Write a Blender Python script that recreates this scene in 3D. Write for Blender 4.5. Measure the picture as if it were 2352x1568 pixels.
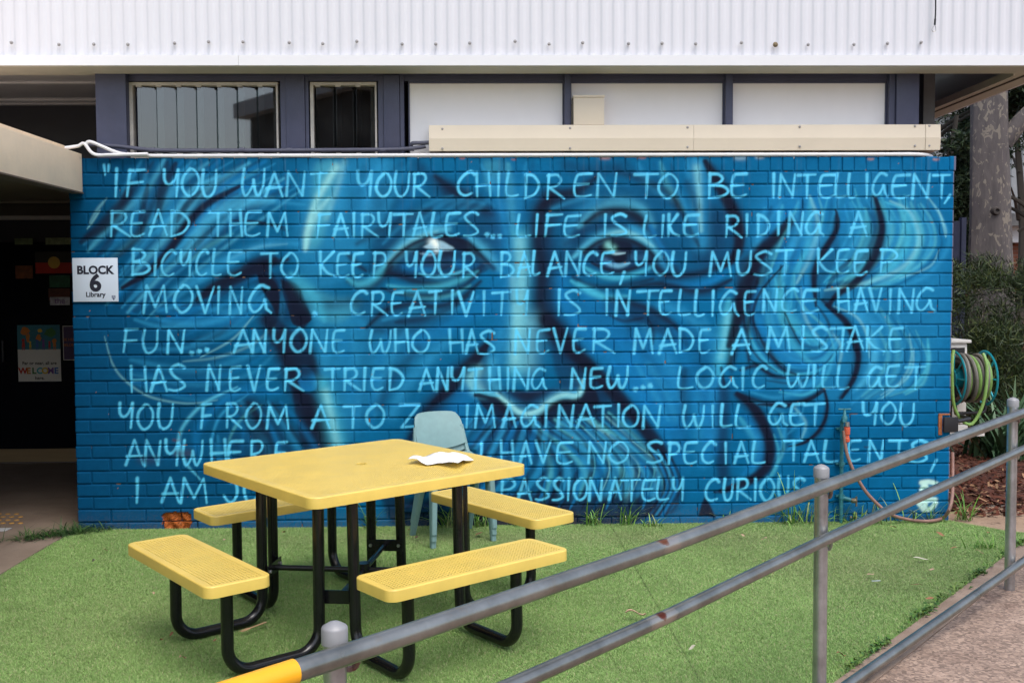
import bpy, bmesh, math, random
import numpy as np
from mathutils import Vector, Matrix
from math import radians, sin, cos, pi, sqrt

for o in list(bpy.data.objects): bpy.data.objects.remove(o, do_unlink=True)
scn = bpy.context.scene
COL = scn.collection
rnd = random.Random(7)
rng = np.random.default_rng(11)

# ------------------------------------------------------------------ camera
CF, CP, CY, CR, CD, CH = 2331.8182, 0.0489, 0.0238, -0.0053, 6.8154, 1.5767
def cam_axes():
    cp, sp, cy, sy = cos(CP), sin(CP), cos(CY), sin(CY)
    f = Vector((sy*cp, cy*cp, -sp)); rt = Vector((cy, -sy, 0)); up = rt.cross(f)
    r2 = rt*cos(CR) + up*sin(CR); u2 = -rt*sin(CR) + up*cos(CR)
    return r2, u2, f
RT, UP, FW = cam_axes()
cam_d = bpy.data.cameras.new('camera'); cam = bpy.data.objects.new('camera', cam_d); COL.objects.link(cam)
m = Matrix((RT, UP, -FW)).transposed().to_4x4(); m.translation = Vector((0, -CD, CH)); cam.matrix_world = m
cam_d.sensor_width = 36; cam_d.lens = CF/2352*36; cam_d.clip_start = 0.05; cam_d.clip_end = 600
scn.camera = cam
def at(px, py, x=None, y=None, z=None):
    """a survey point: the sight line through (px,py) cut by a real plane of the place"""
    d = RT*((px-1176)/CF) - UP*((py-784)/CF) + FW
    o = Vector((0, -CD, CH))
    t = (x-o.x)/d.x if x is not None else (y-o.y)/d.y if y is not None else (z-o.z)/d.z
    return o + d*t

# ------------------------------------------------------------------ light
SUN_EL, SUN_AZ = 60, 156       # azimuth: degrees clockwise from +Y, where the sun stands
w = bpy.data.worlds.new('World'); scn.world = w; w.use_nodes = True
nt = w.node_tree; bg = nt.nodes['Background']
sky = nt.nodes.new('ShaderNodeTexSky'); sky.sky_type = 'NISHITA'; sky.sun_disc = False
sky.sun_elevation = radians(SUN_EL); sky.sun_rotation = radians(SUN_AZ)
sky.air_density = 1.0; sky.dust_density = 3.0; sky.ozone_density = 1.0
hs = nt.nodes.new('ShaderNodeHueSaturation'); hs.inputs['Saturation'].default_value = 0.8
nt.links.new(sky.outputs[0], hs.inputs['Color']); nt.links.new(hs.outputs[0], bg.inputs['Color'])
bg.inputs['Strength'].default_value = 0.15
sd = bpy.data.lights.new('sun', 'SUN'); sd.energy = 0.95; sd.angle = radians(34); sd.color = (1, .98, .95)
sun = bpy.data.objects.new('sun', sd); COL.objects.link(sun)
az, el = radians(SUN_AZ), radians(SUN_EL)
tosun = Vector((sin(az)*cos(el), cos(az)*cos(el), sin(el)))
sun.rotation_euler = tosun.to_track_quat('Z', 'Y').to_euler(); sun.location = (0, -6, 12)
scn.view_settings.view_transform = 'Standard'; scn.view_settings.look = 'None'
scn.view_settings.exposure = 0.75; scn.view_settings.gamma = 1.0
try: scn.view_settings.use_curve_mapping = False
except Exception: pass

# ------------------------------------------------------------------ helpers
def lin(r, g, b):
    f = lambda c: (c/255/12.92) if c <= 10 else ((c/255+.055)/1.055)**2.4
    return (f(r), f(g), f(b))
def mat(name, col, rough=.6, metal=0, var=.12, scale=6, bump=0, bscale=60, col2=None, spec=.5, stretch=(1,1,1), coat=0, detail=4, dirt=None):
    """principled surface; base colour wanders between two tones on object coordinates"""
    M = bpy.data.materials.new(name); M.use_nodes = True; n = M.node_tree.nodes; L = M.node_tree.links
    p = n['Principled BSDF']; p.inputs['Roughness'].default_value = rough; p.inputs['Metallic'].default_value = metal
    p.inputs['Specular IOR Level'].default_value = spec; p.inputs['Coat Weight'].default_value = coat
    tc = n.new('ShaderNodeTexCoord'); mp = n.new('ShaderNodeMapping'); mp.inputs['Scale'].default_value = stretch
    L.new(tc.outputs['Object'], mp.inputs[0])
    nz = n.new('ShaderNodeTexNoise'); nz.inputs['Scale'].default_value = scale; nz.inputs['Detail'].default_value = detail; nz.inputs['Roughness'].default_value = .65
    L.new(mp.outputs[0], nz.inputs['Vector'])
    cr = n.new('ShaderNodeValToRGB'); e = cr.color_ramp.elements
    c2 = col2 or tuple(min(1, c*(1+var)) for c in col); c1 = col if col2 else tuple(c*(1-var) for c in col)
    e[0].position = .32; e[1].position = .68; e[0].color = (*c1, 1); e[1].color = (*c2, 1)
    L.new(nz.outputs['Fac'], cr.inputs[0]); out = cr.outputs[0]
    if dirt:                                     # (colour, scale, threshold): scattered stains
        d = n.new('ShaderNodeTexNoise'); d.inputs['Scale'].default_value = dirt[1]; d.inputs['Detail'].default_value = 8; d.inputs['Roughness'].default_value = .7
        L.new(mp.outputs[0], d.inputs['Vector'])
        dr = n.new('ShaderNodeValToRGB'); dr.color_ramp.elements[0].position = dirt[2]; dr.color_ramp.elements[1].position = dirt[2]+.12
        L.new(d.outputs['Fac'], dr.inputs[0])
        mx = n.new('ShaderNodeMix'); mx.data_type = 'RGBA'; L.new(dr.outputs[0], mx.inputs[0]); L.new(out, mx.inputs[6]); mx.inputs[7].default_value = (*dirt[0], 1)
        out = mx.outputs[2]
    L.new(out, p.inputs['Base Color'])
    rr = n.new('ShaderNodeMapRange'); rr.inputs[3].default_value = max(.03, rough-.08); rr.inputs[4].default_value = min(1, rough+.1)
    L.new(nz.outputs['Fac'], rr.inputs[0]); L.new(rr.outputs[0], p.inputs['Roughness'])
    if bump:
        b = n.new('ShaderNodeBump'); b.inputs['Distance'].default_value = bump; b.inputs['Strength'].default_value = 1
        n2 = n.new('ShaderNodeTexNoise'); n2.inputs['Scale'].default_value = bscale; n2.inputs['Detail'].default_value = 5
        L.new(mp.outputs[0], n2.inputs['Vector']); L.new(n2.outputs['Fac'], b.inputs['Height']); L.new(b.outputs[0], p.inputs['Normal'])
    return M
def flat(name, col, rough=.6, spec=.4): return mat(name, col, rough, var=.05, scale=25, spec=spec)
def attr_mat(name, rough=.6, spec=.3, bump=0, bscale=200, var=0.1, coat=0):
    """base colour from the mesh's 'paint' attribute (paint, pigment, leaf tone), with fine variation"""
    M = bpy.data.materials.new(name); M.use_nodes = True; n = M.node_tree.nodes; L = M.node_tree.links
    p = n['Principled BSDF']; p.inputs['Roughness'].default_value = rough; p.inputs['Specular IOR Level'].default_value = spec
    p.inputs['Coat Weight'].default_value = coat
    a = n.new('ShaderNodeAttribute'); a.attribute_name = 'paint'
    tc = n.new('ShaderNodeTexCoord'); nz = n.new('ShaderNodeTexNoise'); nz.inputs['Scale'].default_value = 35; nz.inputs['Detail'].default_value = 6
    L.new(tc.outputs['Object'], nz.inputs['Vector'])
    mr = n.new('ShaderNodeMapRange'); mr.inputs[1].default_value = .25; mr.inputs[2].default_value = .75; mr.inputs[3].default_value = 1-var; mr.inputs[4].default_value = 1+var
    L.new(nz.outputs['Fac'], mr.inputs[0])
    vm = n.new('ShaderNodeVectorMath'); vm.operation = 'SCALE'; L.new(a.outputs['Color'], vm.inputs[0]); L.new(mr.outputs[0], vm.inputs['Scale'])
    L.new(vm.outputs[0], p.inputs['Base Color'])
    if bump:
        b = n.new('ShaderNodeBump'); b.inputs['Distance'].default_value = bump
        n2 = n.new('ShaderNodeTexNoise'); n2.inputs['Scale'].default_value = bscale; n2.inputs['Detail'].default_value = 4
        L.new(tc.outputs['Object'], n2.inputs['Vector']); L.new(n2.outputs['Fac'], b.inputs['Height']); L.new(b.outputs[0], p.inputs['Normal'])
    return M

def tag(o, label=None, cat=None, group=None, kind=None):
    if label: o['label'] = label
    if cat: o['category'] = cat
    if group: o['group'] = group
    if kind: o['kind'] = kind
    return o
def empty(name, loc=(0,0,0), label=None, cat=None, group=None, rz=0):
    o = bpy.data.objects.new(name, None); COL.objects.link(o); o.location = loc; o.rotation_euler = (0,0,rz); o.empty_display_size = .1
    return tag(o, label, cat, group)
def link(name, me, m=None, parent=None, world=True):
    """link a mesh; its coordinates are the parent's local ones"""
    o = bpy.data.objects.new(name, me); COL.objects.link(o)
    if m:
        me.materials.clear()
        for mm in (m if isinstance(m, (list, tuple)) else [m]): me.materials.append(mm)
    if parent: o.parent = parent
    return o
def rebase(o, base):
    """move an object's origin to base without moving its mesh in the world"""
    base = Vector(base); o.data.transform(Matrix.Translation(-base)); o.location = base; return o
class MB:
    def __init__(s): s.v = []; s.f = []; s.mi = []; s.sm = []
    def add(s, V, F, mi=0, smooth=False):
        b = len(s.v); s.v += [tuple(v) for v in V]
        for f in F: s.f.append(tuple(i+b for i in f)); s.mi.append(mi); s.sm.append(smooth)
        return s
    def box(s, a, b, mi=0, bev=0):
        x0,x1 = sorted((a[0],b[0])); y0,y1 = sorted((a[1],b[1])); z0,z1 = sorted((a[2],b[2]))
        if not bev:
            V = [(x,y,z) for x in (x0,x1) for y in (y0,y1) for z in (z0,z1)]
            F = [(0,1,3,2),(4,6,7,5),(0,4,5,1),(2,3,7,6),(0,2,6,4),(1,5,7,3)]
            return s.add(V, F, mi)
        bm = bmesh.new(); bmesh.ops.create_cube(bm, size=1)
        for v in bm.verts: v.co = Vector(((x0+x1)/2+v.co.x*(x1-x0), (y0+y1)/2+v.co.y*(y1-y0), (z0+z1)/2+v.co.z*(z1-z0)))
        bmesh.ops.bevel(bm, geom=bm.edges[:], offset=bev, segments=2, profile=.6, affect='EDGES')
        bm.verts.index_update()
        s.add([v.co[:] for v in bm.verts], [[v.index for v in f.verts] for f in bm.faces], mi, True); bm.free(); return s
    def tube(s, pts, r, n=10, mi=0, caps=True):
        P = [Vector(p) for p in pts]; R = r if isinstance(r, (list, tuple)) else [r]*len(P)
        V = []; F = []; nrm = None
        for i, p in enumerate(P):
            t = (P[min(i+1,len(P)-1)]-P[max(i-1,0)]).normalized()
            if nrm is None:
                nrm = t.cross(Vector((0,0,1)));
                if nrm.length < .05: nrm = t.cross(Vector((1,0,0)))
            nrm = (nrm - t*nrm.dot(t)).normalized(); bn = t.cross(nrm)
            for k in range(n):
                a = 2*pi*k/n; V.append(p+(nrm*cos(a)+bn*sin(a))*R[i])
        for i in range(len(P)-1):
            for k in range(n): F.append((i*n+k, i*n+(k+1)%n, (i+1)*n+(k+1)%n, (i+1)*n+k))
        s.add(V, F, mi, True)
        if caps: s.add(V[:n], [tuple(range(n))[::-1]], mi); s.add(V[-n:], [tuple(range(n))], mi)
        return s
    def lathe(s, prof, c=(0,0,0), axis='z', n=24, mi=0):
        V = []; F = []
        for r, h in prof:
            for k in range(n):
                a = 2*pi*k/n; p = (r*cos(a), r*sin(a), h)
                if axis == 'x': p = (p[2], p[0], p[1])
                if axis == 'y': p = (p[0], p[2], p[1])
                V.append((c[0]+p[0], c[1]+p[1], c[2]+p[2]))
        for i in range(len(prof)-1):
            for k in range(n): F.append((i*n+k, i*n+(k+1)%n, (i+1)*n+(k+1)%n, (i+1)*n+k))
        return s.add(V, F, mi, True)
    def prism(s, pts, z0, z1, mi=0):
        n = len(pts); V = [(x,y,z0) for x,y in pts]+[(x,y,z1) for x,y in pts]
        F = [tuple(range(n))[::-1], tuple(range(n,2*n))]+[(i,(i+1)%n,n+(i+1)%n,n+i) for i in range(n)]
        return s.add(V, F, mi)
    def mesh(s, name):
        me = bpy.data.meshes.new(name); me.from_pydata(s.v, [], s.f)
        me.polygons.foreach_set('material_index', s.mi); me.polygons.foreach_set('use_smooth', s.sm); me.update()
        bm = bmesh.new(); bm.from_mesh(me); bmesh.ops.recalc_face_normals(bm, faces=bm.faces[:]); bm.to_mesh(me); bm.free()
        if any(s.sm): me.set_sharp_from_angle(angle=radians(40))
        return me
    def build(s, name, m=None, parent=None): return link(name, s.mesh(name), m, parent)
def catmull(P, step=.02):
    P = [Vector(p) for p in P]; Q = [P[0]*2-P[1]]+P+[P[-1]*2-P[-2]]; out = []
    for i in range(1, len(Q)-2):
        a,b,c,d = Q[i-1:i+3]; n = max(2, int((c-b).length/step))
        for k in range(n):
            t = k/n; out.append(.5*((2*b)+(c-a)*t+(2*a-5*b+4*c-d)*t*t+(3*b-a-3*c+d)*t**3))
    out.append(P[-1]); return out
def bend(P, r, n=6):
    """polyline with rounded corners of radius r"""
    P = [Vector(p) for p in P]; out = [P[0]]
    for i in range(1, len(P)-1):
        a = (P[i-1]-P[i]).normalized(); b = (P[i+1]-P[i]).normalized(); h = a.angle(b)/2; d = r/math.tan(h)
        c = P[i]+(a+b).normalized()*(r/sin(h)); s0 = P[i]+a*d-c; s1 = P[i]+b*d-c
        w_ = s0.angle(s1)
        for k in range(n+1): out.append(c+(s0*sin((1-k/n)*w_)+s1*sin(k/n*w_))/sin(w_))
    out.append(P[-1]); return out
def np_mesh(name, V, F, paint=None, smooth=False):
    """mesh from arrays; F is (n,k) of one face size; paint is per-vertex rgb"""
    V = np.asarray(V, np.float32); F = np.asarray(F, np.int32); k = F.shape[1]
    me = bpy.data.meshes.new(name); me.vertices.add(len(V)); me.vertices.foreach_set('co', V.ravel())
    me.loops.add(F.size); me.loops.foreach_set('vertex_index', F.ravel())
    me.polygons.add(len(F)); me.polygons.foreach_set('loop_start', np.arange(0, F.size, k, dtype=np.int32))
    try: me.polygons.foreach_set('loop_total', np.full(len(F), k, np.int32))
    except Exception: pass
    if smooth: me.polygons.foreach_set('use_smooth', np.ones(len(F), bool))
    if paint is not None:
        a = me.attributes.new('paint', 'FLOAT_COLOR', 'POINT')
        c = np.ones((len(V), 4), np.float32); c[:, :3] = paint; a.data.foreach_set('color', c.ravel())
    me.update(); me.validate(); return me
def text(name, body, size, m, loc, rot=(pi/2,0,0), parent=None, bold=0, align='CENTER', ext=.0006, sx=1):
    c = bpy.data.curves.new('text_curve', 'FONT'); c.body = body; c.size = size; c.align_x = align; c.offset = bold; c.extrude = ext; c.resolution_u = 4
    t = bpy.data.objects.new('text_tmp', c); COL.objects.link(t)
    bpy.context.view_layer.update()
    me = bpy.data.meshes.new_from_object(t.evaluated_get(bpy.context.evaluated_depsgraph_get()))
    bpy.data.objects.remove(t, do_unlink=True)
    me.transform(Matrix.Translation(loc) @ Matrix.Rotation(rot[2],4,'Z') @ Matrix.Rotation(rot[0],4,'X') @ Matrix.Diagonal((sx,1,1,1)))
    return link(name, me, m, parent)
# ------------------------------------------------------------------ the painted wall: paint first, laid out in survey units on the wall plane
X0, Y0, CW, CHt = 130, 340, 2090, 900
yy, xx = np.mgrid[0:CHt, 0:CW].astype(np.float32)
def C8(*c): return np.array(lin(*c), np.float32)
def smoothn(shape, cells, seed):
    r = np.random.default_rng(seed); gh, gw = cells; g = r.random((gh+2, gw+2)).astype(np.float32)
    u = np.linspace(0, gh, shape[0]); v = np.linspace(0, gw, shape[1]); i = u.astype(int); j = v.astype(int)
    fu = (u-i)[:,None]; fv = (v-j)[None]; fu = fu*fu*(3-2*fu); fv = fv*fv*(3-2*fv)
    return g[i][:,j]*(1-fu)*(1-fv)+g[i+1][:,j]*fu*(1-fv)+g[i][:,j+1]*(1-fu)*fv+g[i+1][:,j+1]*fu*fv
cv = np.zeros((CHt, CW, 3), np.float32)
base_l, base_m, base_r = C8(0,66,108), C8(8,98,148), C8(4,98,152)  # left tone is deeper paint with some awning shade mixed in
t = np.clip(xx/CW, 0, 1)[..., None]
cv[:] = np.where(t < .35, base_l+(base_m-base_l)*(t/.35), base_m+(base_r-base_m)*((t-.35)/.65))
cv *= (0.9+.2*smoothn((CHt,CW), (7,15), 3))[..., None]
DIST = np.full((CHt, CW), 9, np.float32)
def K(z):
    c, r = int(z[1])-1, int(z[0])
    return (lambda p: (c*574.2+p[0]*.28567-X0, (356 if r == 2 else 775.2)+p[1]*.28567-Y0)) if z != 'P' else None
ZN = {'P': lambda p: (p[0]-X0, p[1]-Y0)}
for r_ in '23':
    for c_ in '1234': ZN[r_+c_] = (lambda c, y: (lambda p: (c*574.2+p[0]*.28567-X0, y+p[1]*.28567-Y0)))(int(c_)-1, 356 if r_ == '2' else 775.2)
for z_, ox_, oy_ in (('A',160,360),('B',1000,740),('C',1600,360),('D',1600,740)): ZN[z_] = (lambda a, b: (lambda p: (a+p[0]*.5357-X0, b+p[1]*.5357-Y0)))(ox_, oy_)
def dist_line(P, W, lim=2.2):
    """normalised distance field (distance / half width) of a polyline, in a window"""
    P = np.asarray(P, np.float32); W = np.asarray(W, np.float32); pad = W.max()*lim+2
    x0 = int(max(0, P[:,0].min()-pad)); x1 = int(min(CW, P[:,0].max()+pad+1)); y0 = int(max(0, P[:,1].min()-pad)); y1 = int(min(CHt, P[:,1].max()+pad+1))
    if x1 <= x0 or y1 <= y0: return None
    D = np.full((y1-y0, x1-x0), 9, np.float32)
    for i in range(len(P)-1):
        a, b = P[i], P[i+1]; wv = max(W[i], W[i+1]); q = wv*lim+2
        u0 = int(max(x0, min(a[0],b[0])-q)); u1 = int(min(x1, max(a[0],b[0])+q+1)); v0 = int(max(y0, min(a[1],b[1])-q)); v1 = int(min(y1, max(a[1],b[1])+q+1))
        if u1 <= u0 or v1 <= v0: continue
        X = xx[v0:v1,u0:u1]; Y = yy[v0:v1,u0:u1]; d = b-a; L2 = float(d@d)+1e-6
        s = np.clip(((X-a[0])*d[0]+(Y-a[1])*d[1])/L2, 0, 1)
        dd = np.hypot(X-a[0]-s*d[0], Y-a[1]-s*d[1])/(W[i]+(W[i+1]-W[i])*s)
        S = D[v0-y0:v1-y0, u0-x0:u1-x0]; np.minimum(S, dd, out=S)
    return D, x0, y0, x1, y1
def cat2(P, step=7):
    return [(v.x, v.y) for v in catmull([Vector((p[0], p[1], 0)) for p in P], step)] if len(P) > 2 else P
def comp(mask, box, col, a):
    x0, y0, x1, y1 = box; mk = (mask*a)[..., None]; cv[y0:y1, x0:x1] = cv[y0:y1, x0:x1]*(1-mk)+col*mk
def S(z, col, w, a, pts, soft=1.0, w1=None, w2=None, taper=False):
    """one pass of the spray can: w = width across in survey units"""
    w = w*(1.55 if w >= 9 else 1.3)*(1 if soft >= 1 else .7); w1 = w1*1.55 if w1 else w1
    P = cat2([ZN[z](p) for p in pts]); n = len(P); u = np.linspace(0, 1, n)
    W = np.full(n, w/2.) if w1 is None else w/2+(w1-w)/2*u
    if taper: W = W*(.25+.75*np.sin(pi*np.clip(u*.94+.03, 0, 1))**.6)
    r = dist_line(P, np.maximum(W, .8))
    if r is None: return
    D, x0, y0, x1, y1 = r
    mk = np.exp(-(D*(1.15 if soft >= 1 else 1))**(2 if soft >= 1 else 4)*(1.1 if soft >= 1 else .9))
    comp(mk, (x0, y0, x1, y1), col, a)
def FILL(z, col, a, pts, blur=6, curve=True):
    P = [ZN[z](p) for p in pts]
    if curve: P = cat2(P+[P[0]], 6)
    P = np.array(P); pad = int(blur*3)
    x0 = int(max(0, P[:,0].min()-pad)); x1 = int(min(CW, P[:,0].max()+pad)); y0 = int(max(0, P[:,1].min()-pad)); y1 = int(min(CHt, P[:,1].max()+pad))
    X = xx[y0:y1,x0:x1]; Y = yy[y0:y1,x0:x1]; ins = np.zeros(X.shape, bool)
    for i in range(len(P)):
        ax, ay = P[i-1]; bx, by = P[i]
        if ay == by: continue
        ins ^= ((ay > Y) != (by > Y)) & (X < (bx-ax)*(Y-ay)/(by-ay)+ax)
    mk = ins.astype(np.float32); k = max(1, int(blur)); ker = np.exp(-np.linspace(-2,2,2*k+1)**2); ker /= ker.sum()
    mk = np.apply_along_axis(lambda v: np.convolve(v, ker, 'same'), 0, mk); mk = np.apply_along_axis(lambda v: np.convolve(v, ker, 'same'), 1, mk)
    comp(mk, (x0, y0, x1, y1), col, a)
def FAM(z, A, B, n, cols, w, a, jit=6, seed=1):
    """a lock of hair: n strands blended from curve A to curve B"""
    r = np.random.default_rng(seed); A = np.array(A, float); B = np.array(B, float)
    for i in range(n):
        t = (i+r.uniform(-.25,.25))/(max(1, n-1)); q = A+(B-A)*t+r.normal(0, jit, A.shape)*.5
        S(z, cols[i % len(cols)], w*r.uniform(.6,1.4), min(1,a*1.25)*r.uniform(.55,1), [tuple(p) for p in q], taper=True)
DK, NV, MD = C8(20,26,48), C8(16,48,84), C8(10,74,120)
BL, LB, SK, TL, PL, WH = C8(20,116,182), C8(46,146,202), C8(84,182,224), C8(84,176,200), C8(150,214,226), C8(196,220,236)
CYN = C8(70,178,216); PALE = C8(128,198,216)

# --- broad tones
FILL('P', MD, .45, [(165,640),(420,700),(560,930),(520,1210),(165,1215)], 60)  # darker lower left, partly awning shade put into the paint
FILL('P', BL, .30, [(1420,700),(1640,760),(1640,960),(1500,1000),(1400,860)], 40)
FILL('P', LB, .35, [(760,690),(1000,760),(900,880),(800,1000),(740,860)], 40)
FILL('P', LB, .30, [(1750,420),(2130,430),(2140,900),(1800,900),(1700,760)], 60)
FILL('P', LB, .40, [(700,380),(900,370),(880,520),(760,660),(680,600)], 34)
FILL('P', TL, .45, [(725,375),(775,372),(760,470),(735,560),(705,560)], 18)
FILL('P', TL, .35, [(1110,370),(1160,372),(1150,420),(1120,440)], 16)
FILL('P', TL, .34, [(655,640),(760,680),(830,690),(780,740),(715,720)], 18)
FILL('P', NV, .30, [(850,420),(1110,430),(1150,500),(1120,600),(1000,520),(860,560)], 28)
FILL('P', NV, .42, [(1240,440),(1520,420),(1580,520),(1640,600),(1500,640),(1240,620)], 34)
FILL('P', NV, .30, [(1300,690),(1500,720),(1560,780),(1440,800),(1300,760)], 26)

# --- deeper shading of the face: sockets, nose side, temple, curls
FILL('P', DK, .42, [(1010,415),(1080,440),(1140,480),(1150,560),(1120,580),(1080,520),(1020,470)], 18)
FILL('P', NV, .5, [(850,560),(900,520),(960,490),(1010,480),(960,520),(900,570),(860,620)], 14)
FILL('P', DK, .5, [(1240,470),(1300,440),(1340,450),(1290,490),(1262,560),(1262,640),(1275,720),(1300,770),(1270,770),(1240,690)], 14)
FILL('P', NV, .5, [(1300,520),(1350,480),(1340,560),(1310,620),(1285,600)], 14)
FILL('P', DK, .45, [(1420,484),(1470,490),(1520,560),(1560,620),(1530,620),(1480,550)], 9)
FILL('P', NV, .5, [(1620,500),(1670,480),(1690,540),(1670,600),(1620,610),(1590,590)], 16)
FILL('P', NV, .45, [(1520,640),(1620,650),(1680,640),(1640,680),(1560,690),(1480,670)], 12)
FILL('P', NV, .55, [(1400,690),(1480,700),(1560,745),(1580,800),(1520,770),(1440,725)], 12)
FILL('P', DK, .5, [(1690,600),(1735,590),(1720,680),(1700,780),(1682,860),(1672,800),(1688,700)], 9)
FILL('P', NV, .45, [(1740,560),(1800,520),(1790,600),(1750,640),(1720,700),(1715,640)], 12)
FILL('P', DK, .5, [(1980,560),(2012,520),(2022,580),(1990,630),(1930,670),(1900,700),(1890,670),(1940,620)], 12)
FILL('P', NV, .45, [(1870,600),(1920,540),(1925,590),(1890,650),(1875,690)], 10)
FILL('P', DK, .45, [(1720,930),(1760,980),(1768,1050),(1740,1100),(1735,1040),(1730,980)], 9)
FILL('P', NV, .4, [(1560,860),(1590,850),(1580,980),(1570,1080),(1540,1050)], 18)
FILL('P', NV, .4, [(1650,870),(1680,900),(1670,1010),(1676,1110),(1650,1090)], 14)
FILL('P', BL, .6, [(1440,760),(1520,780),(1570,880),(1560,980),(1500,940),(1430,860)], 24)
FILL('P', LB, .35, [(1590,880),(1640,880),(1640,1040),(1600,1060)], 16)
FILL('P', BL, .55, [(1330,650),(1400,690),(1440,760),(1400,820),(1340,760)], 18)
FILL('P', BL, .5, [(1750,460),(1900,430),(1900,500),(1830,600),(1760,600)], 24)
FILL('P', CYN, .28, [(2040,470),(2110,490),(2120,560),(2070,640),(2030,600)], 18)
FILL('P', NV, .5, [(560,600),(610,590),(620,650),(650,720),(620,730),(590,660)], 12)
FILL('P', DK, .35, [(560,940),(640,920),(690,1000),(720,1090),(600,1120),(560,1040)], 20)
FILL('P', NV, .5, [(1040,870),(1085,830),(1080,900),(1030,960),(980,1010),(960,990)], 14)
FILL('P', DK, .55, [(1330,880),(1380,880),(1430,930),(1440,970),(1370,990),(1320,960)], 12)
FILL('P', NV, .5, [(1110,970),(1250,980),(1380,975),(1340,1010),(1200,1020),(1100,1000)], 12)
FILL('P', NV, .4, [(800,690),(880,690),(1000,720),(1060,700),(1000,760),(880,770)], 14)

FAM('P', [(560,372),(480,430),(400,500),(300,600),(220,690)], [(700,440),(600,500),(520,570),(430,640),(340,730)], 14, [NV,LB,MD,SK,BL], 14, .46, 8, 51)
FAM('P', [(640,760),(560,820),(440,850),(300,830)], [(650,850),(570,900),(440,920),(300,880)], 7, [LB,MD,BL], 12, .3, 7, 52)
FAM('P', [(800,380),(790,450),(780,540)], [(1000,380),(960,430),(900,500)], 7, [LB,MD,BL,NV], 22, .3, 8, 53)
FAM('P', [(1110,375),(1140,450),(1160,540)], [(1230,375),(1215,450),(1200,540)], 5, [LB,MD,TL], 18, .4, 6, 54)
FAM('P', [(1440,372),(1460,410),(1540,460)], [(1570,372),(1580,440),(1590,500)], 6, [NV,LB,MD,TL], 16, .4, 5, 55)
FAM('P', [(1400,760),(1470,850),(1520,950)], [(1620,720),(1640,820),(1640,920)], 6, [BL,NV,LB], 26, .34, 8, 56)
FAM('P', [(780,760),(800,860),(820,960)], [(960,760),(900,860),(870,960)], 6, [BL,LB,MD], 28, .34, 8, 57)
FAM('P', [(1720,690),(1730,780),(1790,850),(1880,850),(1940,790)], [(1820,650),(1810,720),(1840,780),(1880,790),(1910,750)], 11, [CYN,NV,LB,BL], 9, .5, 6, 58)
FAM('P', [(1990,690),(2040,760),(2030,860),(1960,920)], [(2110,760),(2130,830),(2100,890),(2050,910)], 9, [LB,MD,TL], 9, .42, 6, 59)
FAM('P', [(1960,460),(1990,520),(1960,590),(1900,640)], [(2150,470),(2180,560),(2130,630),(2040,670)], 11, [CYN,MD,LB,TL], 9, .42, 6, 60)
FAM('P', [(1700,960),(1750,1020),(1730,1090)], [(1830,930),(1850,990),(1810,1040)], 7, [LB,NV,BL], 11, .42, 6, 61)
FAM('P', [(1760,480),(1740,560),(1720,640)], [(1880,450),(1880,540),(1850,620)], 8, [LB,NV,CYN,BL], 12, .45, 6, 62)
# --- left hair
H2 = [LB, MD, SK, NV, BL]
FAM('P', [(330,372),(300,430),(255,500),(190,560)], [(640,372),(520,440),(430,540),(330,640)], 16, H2, 12, .42, 10, 2)
for pts, w, a in [([(480,462),(428,516),(371,599),(280,662)],13,.9),([(545,445),(500,455),(474,466),(440,505)],14,.7),([(290,440),(268,484),(236,520),(200,545)],20,.72),
                  ([(385,372),(372,410),(357,450),(330,510),(300,560),(250,600)],18,.62),([(352,372),(320,420),(296,450),(280,470)],14,.5),([(330,470),(330,520),(320,560)],18,.5),
                  ([(470,400),(440,430),(420,470),(400,500)],14,.45)]: S('P', DK, w, a, pts, taper=True)
for pts, w, a in [([(520,400),(450,430),(400,490),(330,560),(270,640)],9,.5),([(560,480),(480,500),(420,560),(350,640),(300,690)],10,.45),([(700,470),(600,462),(540,470),(470,520),(420,590)],12,.45),
                  ([(440,370),(390,430),(350,500),(330,540)],10,.4),([(620,560),(540,590),(460,640),(400,690)],14,.4),([(360,460),(350,520),(300,580)],9,.35)]: S('P', LB, w, a, pts, taper=True)
S('P', PALE, 7, .35, [(245,455),(225,480),(205,512)], taper=True)
S('P', PALE, 8, .3, [(660,560),(600,566),(560,580),(520,600)], taper=True); S('P', DK, 9, .6, [(560,507),(600,512),(640,522),(660,530)], taper=True)
FAM('P', [(600,600),(520,640),(440,690),(360,720)], [(660,690),(600,700),(540,740),(440,790)], 9, [LB,MD,BL,NV], 13, .4, 9, 4)
for pts, w, a in [([(660,596),(594,612),(540,632),(490,655),(450,690)],22,.92),([(630,580),(590,600),(560,612)],18,.7),([(560,690),(540,730),(500,770),(460,790)],12,.4)]: S('P', DK, w, a, pts, taper=True)
for k, (pts, w, a) in enumerate([([(310,734),(371,750),(457,744),(543,715),(606,656)],13,.5),([(290,715),(360,735),(450,730),(530,690)],8,.35),([(240,772),(257,832),(286,872),(343,910),(428,926),(500,918)],5,.42),
                  ([(330,800),(420,800),(520,770),(600,720)],9,.35),([(420,830),(500,820),(580,790),(640,740)],7,.3)]): S('P', [LB,BL,PALE,LB,PALE][k], w, a, pts, taper=True)
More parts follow.
